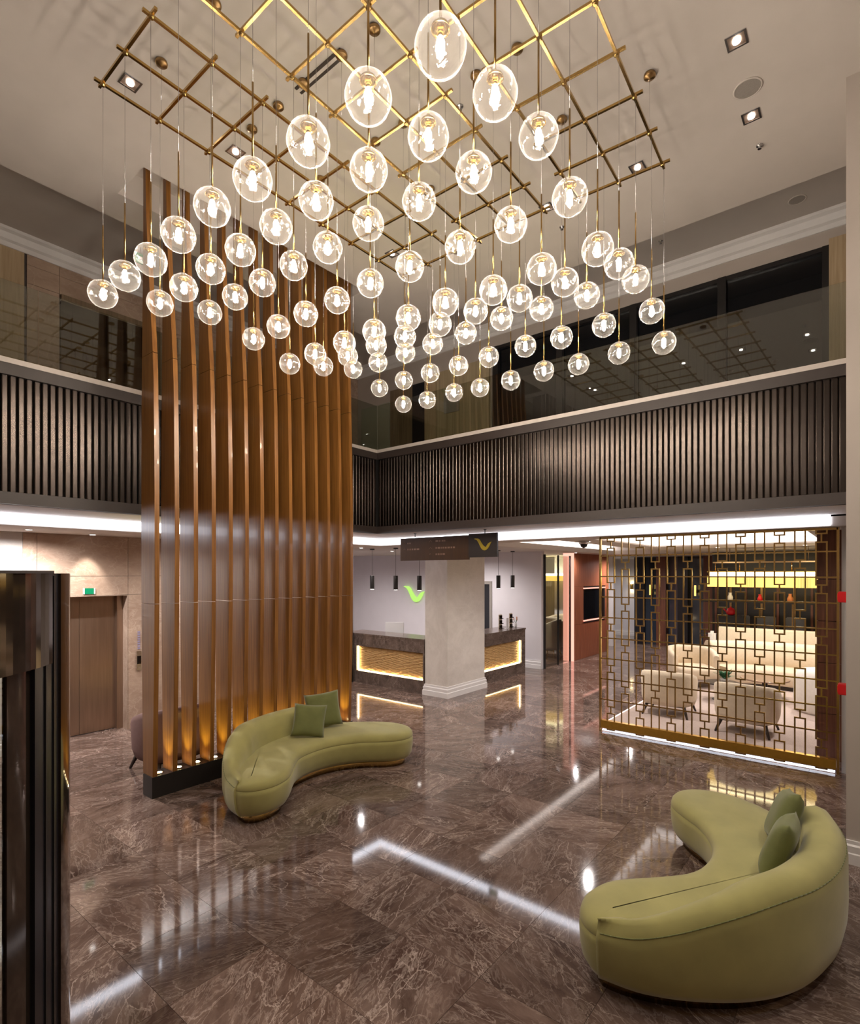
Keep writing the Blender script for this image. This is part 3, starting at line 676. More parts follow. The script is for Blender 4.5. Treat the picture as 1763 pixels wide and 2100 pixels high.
part(MB().box(12.03, 12.055, y0 + .03, y0 + .05, .28, .83), 'light_strip', M['ledwarm'], dk2); part(MB().box(10.2, 12.03, y0 + .03, y0 + .05, .275, .295), 'light_strip', M['ledwarm'], dk2)
part(MB().box(10.2, 12.1, y0 + .14, y0 + 1.1, .78, .81), 'work_surface', M['desk'], dk2)
# reception hanging cylinders
rp = [(9.2, 9.13, 'first from left'), (9.2, 8.38, 'second from left'), (9.2, 7.68, 'third from left, beside the column'), (11.7, 7.2, 'first right of the column'), (12.4, 7.2, 'second right of the column')]
for x, y, l in rp:
    t = thing('cylinder_pendant', 'slim black cylinder pendant over reception, ' + l, 'pendant lamp', (x, y, 2.13), 'black cylinder pendants over reception')
    part(MB().lathe([(.050, 2.13), (.052, 2.135), (.052, 2.44), (.048, 2.45)], 20, x, y, 0), 'shade', M['black'], t)
    part(MB().tube((x, y, 2.45), (x, y, ZL - .02), .004, 6), 'cord', M['black'], t)
    part(MB().lathe([(.055, ZL - .025), (.055, ZL)], 20, x, y, 0), 'canopy', M['black'], t)
    part(MB().lathe([(.04, 2.131), (.04, 2.126)], 16, x, y, 0), 'lens', M['spoton'], t)
solo(MB().prism(wing(11.0, 1.86, .0049), WX - .07, WX - .02, 'x'), 'bird_logo', M['logo'], 'glowing green bird shaped logo on the reception wall', 'logo', (WX, 11.0, 1.86))
def imac(x, y, lab, ang):
    t = thing('computer_monitor', lab, 'monitor', (x, y, .81), 'white monitors on reception counters')
    part(MB().box(-.015, .015, -.225, .225, .22, .54), 'display', M['plastic'], t, False, bevel=.01)
    part(MB().box(-.012, .006, -.05, .05, .0, .26), 'stand', M['plastic'], t, False)
    part(MB().box(-.08, .09, -.10, .10, 0, .01), 'foot', M['plastic'], t, False)
    t.rotation_euler = (0, 0, ang)
def at_x(u, X):
    k = (u - 881.5) / 1120; c, s = math.cos(YAW), math.sin(YAW); d = X / (c + k * s); return d * (s - k * c)
imac(9.56, at_x(809, 9.56), 'white monitor seen from behind on the left reception counter', .5)
imac(10.62, 7.62, 'white monitor on the right counter partly hidden by the column', .5)
for y_, x_, l in ((7.3, 11.55, 'left'), (7.2, 12.05, 'right')):
    t = thing('brochure_rack', 'small pale brochure rack on the right counter, the %s one' % l, 'brochure rack', (x_, 7.0, DH), 'brochure racks on the counter')
    part(MB().box(x_ - .07, x_ + .07, 7.05, 7.06, DH, DH + .36), 'back_plate', M['cream'], t)
    for k in range(3): part(MB().box(x_ - .065, x_ + .065, 7.0, 7.05, DH + .01 + .12 * k, DH + .03 + .12 * k).box(x_ - .055, x_ + .055, 7.03, 7.045, DH + .03 + .12 * k, DH + .10 + .12 * k), 'pocket', M['bronzedk'], t)
solo(MB().box(11.76, 11.86, 7.0, 7.01, DH, DH + .26).box(11.76, 11.86, 6.97, 7.05, DH, DH + .01), 'card_stand', M['plastic'], 'clear card stand between two brochure racks on the counter', 'card stand', (11.81, 7, DH))
t = thing('flower_vase', 'small vase of pink and green flowers at the end of the counter', 'vase', (12.18, 6.98, DH))
part(MB().lathe([(.02, 0), (.03, .02), (.03, .06), (.018, .10), (.022, .12)], 16, 12.18, 6.98, DH), 'vase', M['plastic'], t)
m = MB()
for k in range(7): m.tube((12.18, 6.98, DH + .1), (12.18 + .05 * math.cos(k * 2.1), 6.98 + .05 * math.sin(k * 2.1), DH + .17 + .012 * k), .003, 4)
part(m, 'stem', M['greenplant'], t)
m = MB()
for k in range(7): m.lathe([(.003, -.012), (.016, 0), (.012, .012), (.003, .016)], 8, 12.18 + .05 * math.cos(k * 2.1), 6.98 + .05 * math.sin(k * 2.1), DH + .18 + .012 * k)
part(m, 'blossom', M['orange'], t)

# ================================================================== CORRIDOR: mirror, red wood wall, far walls
MY = 6.62
mr = thing('glass_partition', 'tall two pane glass partition between reception wall and red wood wall', 'partition', (13.8, MY, 0))
part(MB().box(13.10, 13.86, MY, MY + .012, .02, 2.98), 'glass_pane', M['rail'], mr); part(MB().box(13.875, 14.60, MY, MY + .012, .02, 2.98), 'glass_pane', M['rail'], mr)
for a in (13.05, 13.855, 14.61): part(MB().box(a, a + (.02 if a == 13.855 else .035), MY - .02, MY + .03, 0, 3.0), 'frame_post', M['black'], mr)
struct(MB().box(13.1, 19, 10.5, 10.6, 0, ZL).box(18.6, 18.7, 6.85, 10.5, 0, ZL), 'wall_alcove', M['recep'])
for k_, xq, yq, mq in ((0, 14.75, 8.8, 'greyfab'), (1, 18.2, 8.9, 'curtain')):
    solo(MB().box(xq, xq + .06, yq - .3, yq + .3, 0, 2.35), 'tall_panel', M[mq], ('grey' if k_ == 0 else 'beige') + ' tall panel standing inside the glazed alcove', 'panel', (xq, yq, 0), None, .01)
rwx0, rwx1, RY = 14.70, 17.40, 6.55
rw = struct(MB().box(rwx0, rwx1, RY + .02, RY + .3, 0, ZL), 'wall_red_wood', M['gapblack'])
nb = 27; bwid = (rwx1 - rwx0) / nb
for k in range(nb):
    a = rwx0 + bwid * k; b = a + bwid - .006
    for z0_, z1_ in ((.0, 1.02), (1.02, 2.12), (2.12, ZL)):
        if z0_ == 1.02 and a > 15.35 and b < 17.1: continue
        part(MB().box(a, b, RY, RY + .02, z0_ + .003, z1_ - .003), 'board', M['redwood'], rw)
tv = thing('wall_television', 'black television set in a lit niche of the red wood wall', 'television', (16.2, RY, 1.1))
part(MB().box(15.42, 17.02, RY + .012, RY + .018, 1.14, 2.02), 'screen', M['screenb'], tv)
for za in (2.04, 1.085): part(MB().box(15.38, 17.06, RY - .03, RY + .01, za, za + .035), 'lit_edge', M['pinkled'], tv)
solo(MB().box(14.66, 14.69, RY - .02, RY + .3, 0, ZL), 'light_strip', M['pinkled'], 'pink vertical light strip at the left end of the red wood wall', 'light strip', (14.67, RY, 0))
fx = 22.2
struct(MB().box(fx, fx + .2, 6.55, 12, 0, ZL).box(18.8, fx, 8.4, 8.6, 0, ZL).box(17.3, 17.4, 6.85, 8.4, 0, ZL), 'wall_far_white', M['recep'])
struct(MB().loft([[(fx - a, y, z) for a, z in base_prof(.2)] for y in (6.6, 8.4)], True, True, False), 'baseboard_far', M['white'])
struct(MB().box(20.9, 21.0, 7.75, 8.35, 0, 2.9), 'door_2', M['greydoor'])
t = thing('wall_sconce', 'brass up and down wall sconce on the far white wall', 'wall lamp', (fx - .05, 7.40, 1.95))
part(MB().lathe([(.045, -.11), (.05, -.1), (.05, .1), (.045, .11)], 14, fx - .07, 7.40, 1.97), 'shade', M['gold'], t)
for sg in (-1, 1): part(MB().lathe([(.04, 0), (.04, .004)], 12, fx - .07, 7.40, 1.97 + sg * .115), 'lens', M['uplight'], t)
# dark restaurant front
dg = struct(MB().box(20.0, 20.15, -1, 6.55, 0, ZL), 'wall_restaurant', M['darkglass'])
for k, y in enumerate((6.35, 5.6, 4.9, 4.1, 3.2, 2.2, 1.0)):
    part(MB().box(19.75, 20.0, y - .16, y + .16, 0, ZL), 'pier', M['darkwood'] if k % 2 else M['blackgloss'], dg)
for k, y in enumerate((5.95, 4.5)):
    t = thing('restaurant_wall_lamp', 'slim amber wall lamp on the dark restaurant front, %s' % ('left' if k == 0 else 'right'), 'wall lamp', (19.7, y, 1.8), 'amber lamps on the restaurant front')
    part(MB().tube((19.72, y, 1.75), (19.72, y, 2.1), .03, 10), 'shade', M['goldglow'], t); part(MB().box(19.72, 20.0, y - .03, y + .03, 1.85, 1.95), 'bracket', M['brass'], t)
# bar back wall behind lounge
bb = struct(MB().box(16.6, 16.8, -1, 3.35, 0, ZL), 'wall_bar', M['black'])
for k in range(9):
    y = .35 + k * .36
    part(MB().box(16.55, 16.6, y, y + .05, 0, 2.4), 'mullion', M['brassdk'] if k % 2 else M['darkwood'], bb)
sh = thing('bar_shelf', 'dark slim shelf unit behind the cream sofa holding small vases', 'shelf', (14.9, 1.9, 0))
part(MB().box(14.78, 15.02, .4, 3.3, 1.80, 1.83), 'shelf_board', M['black'], sh)
for y in (.42, 1.35, 2.3, 3.28): part(MB().box(14.88, 14.92, y - .012, y + .012, 0, 1.80), 'leg', M['brassdk'], sh)
part(MB().box(14.8, 15.0, .4, 3.3, 1.0, 1.02), 'shelf_board', M['black'], sh)
def vase(x, y, z, s, mat, lab):
    solo(MB().lathe([(.05 * s, 0), (.08 * s, .05 * s), (.085 * s, .12 * s), (.05 * s, .2 * s), (.045 * s, .25 * s), (.06 * s, .27 * s)], 16, x, y, z), 'vase', mat, lab, 'vase', (x, y, z))
def at_x(u, X):
    k = (u - 881.5) / 1120; c, s = math.cos(YAW), math.sin(YAW); d = X / (c + k * s); return d * (s - k * c)
vase(14.9, at_x(1497, 14.9), 1.83, .75, M['plastic'], 'small white vase on the dark shelf, left of the red one')
vase(14.9, at_x(1558, 14.9), 1.83, .65, M['red'], 'small red vase on the dark shelf between white and amber vases')
vase(14.9, at_x(1620, 14.9), 1.83, .75, M['orange'], 'small amber vase on the dark shelf, the rightmost')
t = thing('teapot', 'bright red teapot on the lower shelf behind the sofa', 'teapot', (15.3, at_x(1498, 15.3), 1.45))
yk = at_x(1498, 15.3)
part(MB().lathe([(.06, 0), (.10, .04), (.105, .10), (.07, .17), (.02, .19)], 20, 15.3, yk, 1.46), 'body', M['red'], t)
part(MB().lathe([(.012, .18), (.02, .20), (.012, .22)], 10, 15.3, yk, 1.46), 'lid_knob', M['red'], t)
part(MB().tube((15.3, yk + .09, 1.53), (15.3, yk + .16, 1.62), .014, 8), 'spout', M['red'], t)
solo(MB().box(15.18, 15.42, yk - .3, yk + .3, 0, 1.46), 'service_cabinet', M['black'], 'narrow black cabinet under the red teapot', 'cabinet', (15.3, yk, 0))
for k, y in enumerate((.75, 1.35, 1.95, 2.5)):
    t = thing('bar_chair', 'grey upholstered bar chair in the dark bar, %s from the right' % ORD[k], 'bar chair', (15.8, y, 0), 'grey bar chairs behind the lounge')
    part(MB().box(15.6, 16.0, y - .2, y + .2, .74, .84), 'seat', M['greyfab'], t, bevel=.02); part(MB().box(15.58, 15.64, y - .2, y + .2, .84, 1.45), 'backrest', M['greyfab'], t, bevel=.02)
    for a in (-.17, .17):
        for b in (-.17, .17): part(MB().tube((15.8 + a, y + b, 0), (15.8 + a * .9, y + b * .9, .75), .012, 6), 'leg', M['brassdk'], t)
# fringe chandelier over the bar
t = thing('fringe_chandelier', 'long gold fringed chandelier glowing over the bar behind the sofa', 'chandelier', (14.2, 1.85, 2.17))
X = 14.2
part(MB().box(X - .16, X + .16, .62, 2.92, 2.44, 2.53), 'lamp_core', M['goldglow2'], t)
m = MB()
n = 92
for k in range(n):
    y = .61 + 2.32 * k / (n - 1); m.box(X - .175, X - .165, y - .009, y + .009, 2.19, 2.44); m.box(X + .165, X + .175, y - .009, y + .009, 2.19, 2.44)
for k in range(12):
    xx = X - .16 + .32 * k / 11; m.box(xx - .009, xx + .009, 2.925, 2.935, 2.19, 2.44)
o = part(m, 'fringe', M['goldglow'], t); o['kind'] = 'stuff'
part(MB().box(X - .18, X + .18, .6, 2.94, 2.53, 2.55), 'top_plate', M['gold'], t)
for y in (.8, 1.3, 1.8, 2.3, 2.8): part(MB().tube((X, y, 2.55), (X, y, 2.74), .012, 8), 'stem', M['brass'], t)
part(MB().box(X - .03, X + .03, .7, 2.85, 2.74, 2.77), 'beam', M['brassdk'], t)
for y in (1.0, 2.5): part(MB().tube((X, y, 2.77), (X, y, ZL), .006, 6), 'rod', M['brassdk'], t)
# walnut pier at right of lounge
pr = struct(MB().box(9.06, 9.6, .27, .53, 0, ZL), 'wall_walnut_pier', M['gapblack'])
for zz in ((.0, .62), (.62, 1.30), (1.30, 1.86), (1.86, 2.42), (2.42, ZL)):
    part(MB().box(9.04, 9.06, .272, .528, zz[0] + .003, zz[1] - .003), 'panel', M['darkwood'], pr)
    part(MB().box(9.04, 9.6, .53, .545, zz[0] + .003, zz[1] - .003), 'panel', M['darkwood'], pr)
# carpet platform
solo(MB().box(8.75, 15.6, .3, 3.42, .0, .012), 'carpet', M['rug'], 'pale pinkish carpet under the cream lounge furniture', 'carpet', (12, 1.8, 0))
led(MB().box(8.8, 11.2, 3.42, 3.435, .0, .02), 'floor_light_strip', M['cove2'], 'thin light strip along the left edge of the lounge carpet', (10, 3.43, 0))
# red-brown base line and cctv
t = thing('security_camera', 'grey dome security camera on the ceiling left of the screen', 'camera', (9.3, 3.95, ZL))
part(MB().lathe([(.09, 0), (.09, -.05), (.07, -.06)], 20, 9.3, 3.95, ZL), 'housing', M['chrome'], t); part(MB().lathe([(.065, -.06), (.055, -.1), (.02, -.125), (.001, -.128)], 20, 9.3, 3.95, ZL), 'dome', M['blackgloss'], t)

# ================================================================== LOUNGE SEATS
def arm_chair(name, lab, x, y, ang, mat, legm, s=1.0, grp=None, hb=.80):
    t = thing(name, lab, 'armchair', (x, y, .012 if x > 8.7 else 0), grp)
    def o_(a): return (.36 * s * math.cos(a), .37 * s * math.sin(a))
    m = MB(); seg = 26; rings = []
    for k in range(seg + 1):    # shell wraps round the back (back is -x)
        a = math.radians(62) + math.radians(236) * k / seg
        e = abs(k / seg - .5) * 2; top = hb - .17 * e ** 2.2
        cx_, sy = math.cos(a), math.sin(a); ro, ri = .40 * s, .32 * s
        sq = 1 / max(abs(cx_), abs(sy)) ** .35
        P = lambda r, z: (r * sq * cx_, r * sq * sy, z)
        rings.append([P(ro * .93, .20), P(ro, .30), P(ro * 1.03, top - .08), P(ro * 1.0, top - .015), P((ro + ri) / 2, top), P(ri * 1.02, top - .02), P(ri, top - .08), P(ri * .96, .25)])
    m.loft(rings, True, True, True)
    part(m, 'backrest', mat, t, False)
    m = MB(); rings = []
    for z, f in ((.20, .88), (.23, .95), (.38, .97), (.425, .93), (.44, .82)):
        rings.append([((.36 * s * f) * math.cos(a) / max(abs(math.cos(a)), abs(math.sin(a))) ** .6 + .03, .35 * s * f * math.sin(a) / max(abs(math.cos(a)), abs(math.sin(a))) ** .6, z) for a in [2 * PI * k / 32 for k in range(32)]])
    m.loft(rings); part(m, 'seat', mat, t, False)
    part(MB().box(-.28 * s, .28 * s, -.28 * s, .28 * s, .175, .20), 'base_frame', legm, t, False)
    for a in (-1, 1):
        for b in (-1, 1): part(MB().tube((.27 * s * a, .27 * s * b, .19), (.33 * s * a, .33 * s * b, 0), .030, 8, .016), 'leg', legm, t, False)
    t.rotation_euler = (0, 0, ang); return t
arm_chair('armchair', 'cream armchair seen from behind, left of the two nearest the screen', 10.30, 2.78, .05, M['cream'], M['darkleg'], 1.12, 'cream lounge armchairs')
arm_chair('armchair', 'cream armchair seen from behind, right of the two nearest the screen', 9.90, 1.50, -.05, M['cream'], M['darkleg'], 1.12, 'cream lounge armchairs')
arm_chair('armchair', 'cream tub armchair facing the camera beside the low tables', 13.15, 3.05, PI + .55, M['cream'], M['darkleg'], 1.25, 'cream lounge armchairs', .86)
arm_chair('armchair', 'cream high backed chair inside the glazed alcove, right pane', 16.6, 7.95, 2.6, M['cream'], M['gold'], 1.3, 'cream chairs in the glazed alcove', 1.15)
arm_chair('armchair', 'cream high backed chair inside the glazed alcove, left pane', 15.2, 7.75, 2.6, M['cream'], M['gold'], 1.2, 'cream chairs in the glazed alcove', 1.15)
al = thing('fringe_chandelier', 'small gold fringed lamp glowing inside the glazed alcove', 'chandelier', (17.3, 8.6, 2.3))
part(MB().box(16.6, 17.2, 8.0, 9.4, 2.42, 2.50), 'lamp_core', M['goldglow2'], al); part(MB().box(16.58, 17.22, 7.98, 9.42, 2.25, 2.42), 'fringe', M['goldglow'], al); part(MB().tube((16.9, 8.6, 2.5), (16.9, 8.6, ZL), .02, 8), 'rod', M['brass'], al)
arm_chair('armchair', 'mauve brown armchair half hidden behind the timber fins', 3.42, 7.02, PI * .5, M['mauve'], M['darkleg'], 1.1, None, .86)
solo(MB().lathe([(.40, .0), (.44, .05), (.46, .25), (.45, .60), (.40, .72), (.30, .76), (.001, .765)], 40, 12.05, .62, .012), 'pouf_chair', M['creamw'], 'rounded white tub seat beside the walnut pier', 'pouf', (12.05, .62, 0))
# curved sofa and banquette
def arc_sofa(name, lab, cx, cy, r_in, r_seat, r_out, a0, a1, zs, zb, mat):
    t = thing(name, lab, 'sofa', (cx, cy, 0), 'cream curved sofas in the lounge'); n = 30
    def ring(a, pts): return [(cx + r * math.cos(a), cy + r * math.sin(a), z) for r, z in pts]
    seat = [(r_in + .03, .1), (r_in, .14), (r_in, zs - .06), (r_in + .05, zs), (r_seat + .1, zs), (r_seat + .1, .1)]
    back = [(r_seat, .1), (r_seat, zb - .08), (r_seat + .06, zb), (r_out - .06, zb), (r_out, zb - .08), (r_out, .1)]
    for nm, pf_ in (('seat', seat), ('backrest', back)):
        part(MB().loft([ring(a0 + (a1 - a0) * k / n, pf_) for k in range(n + 1)]), nm, mat, t)
    base = [(r_in + .08, .012), (r_in + .08, .1), (r_out - .08, .1), (r_out - .08, .012)]
    part(MB().loft([ring(a0 + .03 + (a1 - a0 - .06) * k / n, base) for k in range(n + 1)], True, True, False), 'base', M['darkleg'], t)
    return t
arc_sofa('curved_sofa', 'curved cream sofa facing the round table, lower back', 12.55, 1.55, 1.15, 1.75, 2.0, math.radians(-38), math.radians(46), .44, .95, M['cream'])
t = thing('banquette', 'tall straight cream banquette back behind the curved sofa', 'sofa', (14.75, 1.7, 0), 'cream curved sofas in the lounge')
part(MB().box(14.66, 14.74, .5, 2.85, .012, 1.22), 'backrest', M['cream'], t, bevel=.03)
part(MB().box(14.60, 14.74, 2.88, 3.05, .012, 1.10), 'end_panel', M['creamw'], t, bevel=.05)
def rtable(x, y, r, z, lab, top, grp):
    t = thing('round_table', lab, 'table', (x, y, .012), grp)
    part(MB().lathe([(r - .01, z - .03), (r, z - .02), (r, z - .005), (r - .01, z)], 40, x, y, 0), 'tabletop', top, t)
    part(MB().lathe([(.05, .02), (.05, z - .03)], 16, x, y, 0), 'pedestal', M['darkleg'], t)
    part(MB().lathe([(r * .55, .012), (r * .55, .025), (.05, .04)], 32, x, y, 0), 'base', M['darkleg'], t)
rtable(12.75, 1.62, .43, .40, 'low round glossy coffee table in front of the curved sofa', M['bronze'], 'low round tables')
rtable(12.0, 2.25, .32, .36, 'small low dark round table with a green plant', M['darkleg'], 'low round tables')
t = thing('table_plant', 'green leafy table plant between the armchairs', 'plant', (12.0, 2.2, .36))
part(MB().lathe([(.05, 0), (.08, .06), (.075, .07)], 16, 12.0, 2.2, .36), 'pot', M['creamw'], t)
random.seed(3); m = MB()
for k in range(60):
    a = random.uniform(0, 2 * PI); l = random.uniform(.10, .24); h = random.uniform(.05, .20)
    p0 = Vector((12.0, 2.2, .42)); p1 = p0 + Vector((math.cos(a) * l, math.sin(a) * l, h)); sd = Vector((-math.sin(a), math.cos(a), 0)) * .02
    pm = (p0 + p1) / 2 + Vector((0, 0, .03))
    m.add([p0, pm + sd, p1, pm - sd], [(0, 1, 2, 3)])
part(m, 'foliage', M['greenplant'], t)['kind'] = 'stuff'

# ================================================================== GREEN SOFAS
def catmull(P, n=6, closed=True):
    out = []; L = len(P)
    rng = range(L) if closed else range(L - 1)
    for i in rng:
        if closed: p = [P[(i + k - 1) % L] for k in range(4)]
        else: p = [P[max(0, min(L - 1, i + k - 1))] for k in range(4)]
        for k in range(n):
            t = k / n
            out.append(tuple(.5 * (2 * p[1][q] + (p[2][q] - p[0][q]) * t + (2 * p[0][q] - 5 * p[1][q] + 4 * p[2][q] - p[3][q]) * t * t + (3 * p[1][q] - p[0][q] - 3 * p[2][q] + p[3][q]) * t ** 3) for q in range(len(P[0]))))
    if not closed: out.append(tuple(P[-1]))
    return out
OUT = [(3.13, 1.25), (3.22, 1.39), (3.36, 1.445), (3.50, 1.44), (3.66, 1.38), (3.80, 1.26), (3.95, 1.11), (4.12, .98), (4.35, .92), (4.60, .93), (4.83, 1.01), (5.02, 1.14), (5.18, 1.31), (5.35, 1.43), (5.55, 1.44), (5.72, 1.32), (5.79, 1.10), (5.73, .85), (5.57, .62), (5.35, .40), (5.05, .21), (4.70, .125), (4.35, .125), (4.05, .18), (3.75, .30), (3.50, .49), (3.30, .74), (3.17, 1.0)]
BACK = [(3.13, 1.25), (3.17, 1.0), (3.30, .74), (3.50, .49), (3.75, .30), (4.05, .18), (4.35, .125), (4.70, .125), (5.05, .21), (5.24, .32)]
def inset(pts, d):
    n = len(pts); res = []
    for i in range(n):
        a = Vector(pts[i - 1][:2]); b = Vector(pts[(i + 1) % n][:2]); t_ = (b - a).normalized()
        nrm = Vector((t_.y, -t_.x)); res.append((pts[i][0] + nrm.x * d, pts[i][1] + nrm.y * d))
    return res
def kidney_sofa(lab, fn, loc):
    t = thing('curved_sofa', lab, 'sofa', loc, 'green velvet kidney shaped sofas')
    o_ = catmull(OUT, 5)
    area = sum(o_[i - 1][0] * o_[i][1] - o_[i][0] * o_[i - 1][1] for i in range(len(o_)))
    sg = 1 if area < 0 else -1
    mk = lambda d, z: [fn(x, y, z) for x, y in inset(o_, sg * d)]
    part(MB().loft([mk(.105, 0), mk(.105, .095)], smooth=True), 'plinth', M['brass'], t)
    body = [(.085, .088), (.045, .095), (.018, .14), (.004, .22), (.0, .30), (.004, .36)]
    part(MB().loft([mk(d, z) for d, z in body]), 'base_upholstery', M['velvet'], t)
    seat = [(.004, .352), (.001, .362), (.012, .40), (.035, .424), (.075, .438), (.13, .445), (.20, .447)]
    part(MB().loft([mk(d, z) for d, z in seat]), 'seat', M['velvet'], t)
    bp = catmull(BACK, 8, False); n = len(bp); rings = []
    tot = n - 1
    for i in range(n):
        s_ = i / tot
        a = Vector(bp[max(0, i - 1)]); b = Vector(bp[min(n - 1, i + 1)]); tt = (b - a).normalized(); nn = Vector((-tt.y, tt.x)) # inward
        up = min(1, s_ / .45); up = up * up * (3 - 2 * up)
        zt = .458 + .282 * up; th = .10 + .15 * min(1, s_ / .35)
        e = max(0, (s_ - .90) / .10); cap = math.sqrt(max(0, 1 - e * e))
        zt = .40 + (zt - .40) * max(cap, .12); th = th * max(cap, .3)
        e0 = min(1, s_ / .05); th *= (.35 + .65 * e0)
        off = lambda d, z: fn(bp[i][0] + nn.x * d, bp[i][1] + nn.y * d, z)
        rings.append([off(.075, .082), off(.035, .09), off(.008, .14), off(-.012, .24), off(-.016, .34), off(-.014, max(.36, zt - .13)), off(-.004, max(.37, zt - .075)), off(.03, zt - .022), off(.085 * th / .25, zt), off(th * .68, max(.452, zt - .012)), off(th * .92, max(.448, zt - .06)), off(th, max(.432, zt - .13)), off(th + .02, .38), off(th + .0, .30)])
    part(MB().loft(rings), 'backrest', M['velvet'], t)
    m = MB(); sr = []
    for r_ in rings[1:-6]:
        p = Vector(r_[6]); sr.append(p)
    for a, b in zip(sr, sr[1:]):
        if (b - a).length > 1e-4: m.tube(a, b + (b - a) * .15, .0035, 6)
    part(m, 'piping', M['velvetdk'], t)
    return t
kidney_sofa('green velvet curved sofa in the right foreground with its back to the camera', lambda x, y, z: (x, y, z), (4.4, .8, 0))
kidney_sofa('green velvet curved sofa in front of the timber fins', lambda x, y, z: (x - .13, 6.11 - y, z), (4.3, 5.3, 0))
def cushion(lab, loc, xdir, lean, size, th=.13, roll=0):
    n = 14; m = MB(); vs = []; fs = []
    for sgn in (1, -1):
        o0 = len(vs)
        for a in range(n + 1):
            for b in range(n + 1):
                u = a / n * 2 - 1; v = b / n * 2 - 1
                pinch = 1 - .07 * (1 - abs(u) ** 2) * abs(v) ** 2; pin2 = 1 - .07 * (1 - abs(v) ** 2) * abs(u) ** 2
                hh = th / 2 * ((1 - u ** 4) * (1 - v ** 4)) ** .55
                vs.append((u * size / 2 * pin2, v * size / 2 * pinch, sgn * hh))
        for a in range(n):
            for b in range(n):
                i0 = o0 + a * (n + 1) + b
                q = (i0, i0 + 1, i0 + n + 2, i0 + n + 1); fs.append(q if sgn > 0 else tuple(reversed(q)))
    m.add(vs, fs, True)
    me = bpy.data.meshes.new('cushion'); me.from_pydata(m.v, [], m.f); me.polygons.foreach_set('use_smooth', m.sm)
    bm = bmesh.new(); bm.from_mesh(me); bmesh.ops.remove_doubles(bm, verts=bm.verts, dist=.0005); bmesh.ops.recalc_face_normals(bm, faces=bm.faces); bm.to_mesh(me); bm.free()
    me.materials.append(M['velvetdk'])
    o = bpy.data.objects.new('cushion', me); C.objects.link(o)
    X = Vector((math.cos(xdir), math.sin(xdir), 0)); nrm = Vector((-X.y, X.x, 0)); Y = Vector((0, 0, 1)) * math.cos(lean) + nrm * math.sin(lean); Z = X.cross(Y)
    mat = Matrix((X, Y, Z)).transposed() @ Matrix.Rotation(roll, 3, 'Z')
    o.rotation_euler = mat.to_euler(); o.location = loc
    return tag(o, lab, 'cushion', 'green velvet cushions')
cushion('green square cushion on the far sofa, in front of the other one', (4.42, 5.50, .645), math.radians(-42), math.radians(22), .41, .12, -.1)
cushion('green square cushion on the far sofa, behind against the backrest', (4.80, 5.68, .68), math.radians(-36), math.radians(16), .46, .13, .12)
cushion('green cushion on the near sofa, closer to the camera', (4.38, .47, .65), math.radians(178), math.radians(20), .42, .16, .1)
cushion('green cushion on the near sofa, farther from the camera', (4.90, .50, .66), math.radians(190), math.radians(22), .42, .16, .25)

# ================================================================== LIFT DOORS
ed = thing('lift_doors', 'brushed bronze lift doors in the beige stone wall on the left', 'lift doors', (3.19, 9.5, 0), 'bronze lift doors')
part(MB().box(2.58, 3.186, 9.50, 9.53, .01, 2.15), 'door_leaf', M['bronze'], ed); part(MB().box(3.190, 3.70, 9.50, 9.53, .01, 2.15), 'door_leaf', M['bronze'], ed)
part(MB().box(3.70, 3.80, 9.42, 9.54, 0, 2.156).box(2.57, 2.58, 9.42, 9.54, 0, 2.156), 'jamb', M['bronze'], ed)
ed = thing('lift_doors', 'dark glass lift doors upstairs behind the left glass balustrade', 'lift doors', (3.55, 9.2, 4.6), 'bronze lift doors')
part(MB().box(2.86, 3.47, 9.22, 9.262, 4.57, 6.50), 'door_leaf', M['bronzedk'], ed); part(MB().box(3.475, 4.08, 9.22, 9.262, 4.57, 6.50), 'door_leaf', M['bronzedk'], ed)
part(MB().box(4.08, 4.29, 9.20, 9.262, 4.57, 6.59).box(2.86, 4.08, 9.20, 9.262, 6.50, 6.59), 'jamb', M['brownpanel'], ed)
t = thing('exit_sign', 'small flat green sign above the bronze lift doors', 'exit sign', (3.05, YW, 2.2))
def x_y(u, Y):
    k = (u - 881.5) / 1120; c, s = math.cos(YAW), math.sin(YAW); d = Y / (s - k * c); return d * (c + k * s)
xa, xb = x_y(173, YW), x_y(192, YW)
part(MB().box(xa, xb, YW - .012, YW, 2.185, 2.275), 'sign_face', M['green'], t); part(MB().box(xa - .02, xa, YW - .012, YW, 2.185, 2.275).box(xb, xb + .02, YW - .012, YW, 2.185, 2.275), 'end_cap', M['white'], t)
t = thing('lift_call_panel', 'steel lift call button panel on beige stone beside the fins', 'call panel', (3.97, YW, 1.0))
part(MB().box(3.93, 4.00, YW - .012, YW, .93, 1.24), 'plate', M['chrome'], t); part(MB().box(3.935, 3.995, YW - .016, YW - .012, 1.03, 1.16), 'display', M['screenb'], t)
part(MB().lathe([(.012, 0), (.012, .004)], 12, 0, 0, 0), 'button', M['chrome'], t, False).location = (-.005, -.014, -.03)
m = MB()
for k in range(8): m.box(3.945, 3.985, YW - .004, YW, 1.27 + .038 * k, 1.295 + .038 * k)
part(m, 'floor_list_lettering', plain('blue_grey_print', (.30, .27, .42), .6), t)['kind'] = 'stuff'
t = thing('lift_call_panel', 'dark lift call panel on the upstairs stone wall by the fins', 'call panel', (4.5, YW, 5.3))
part(MB().box(4.42, 4.52, YW - .012, YW, 5.02, 5.22), 'display', M['screenb'], t)
part(MB().box(4.42, 4.52, YW - .008, YW, 5.24, 5.50), 'plate', M['grille'], t)
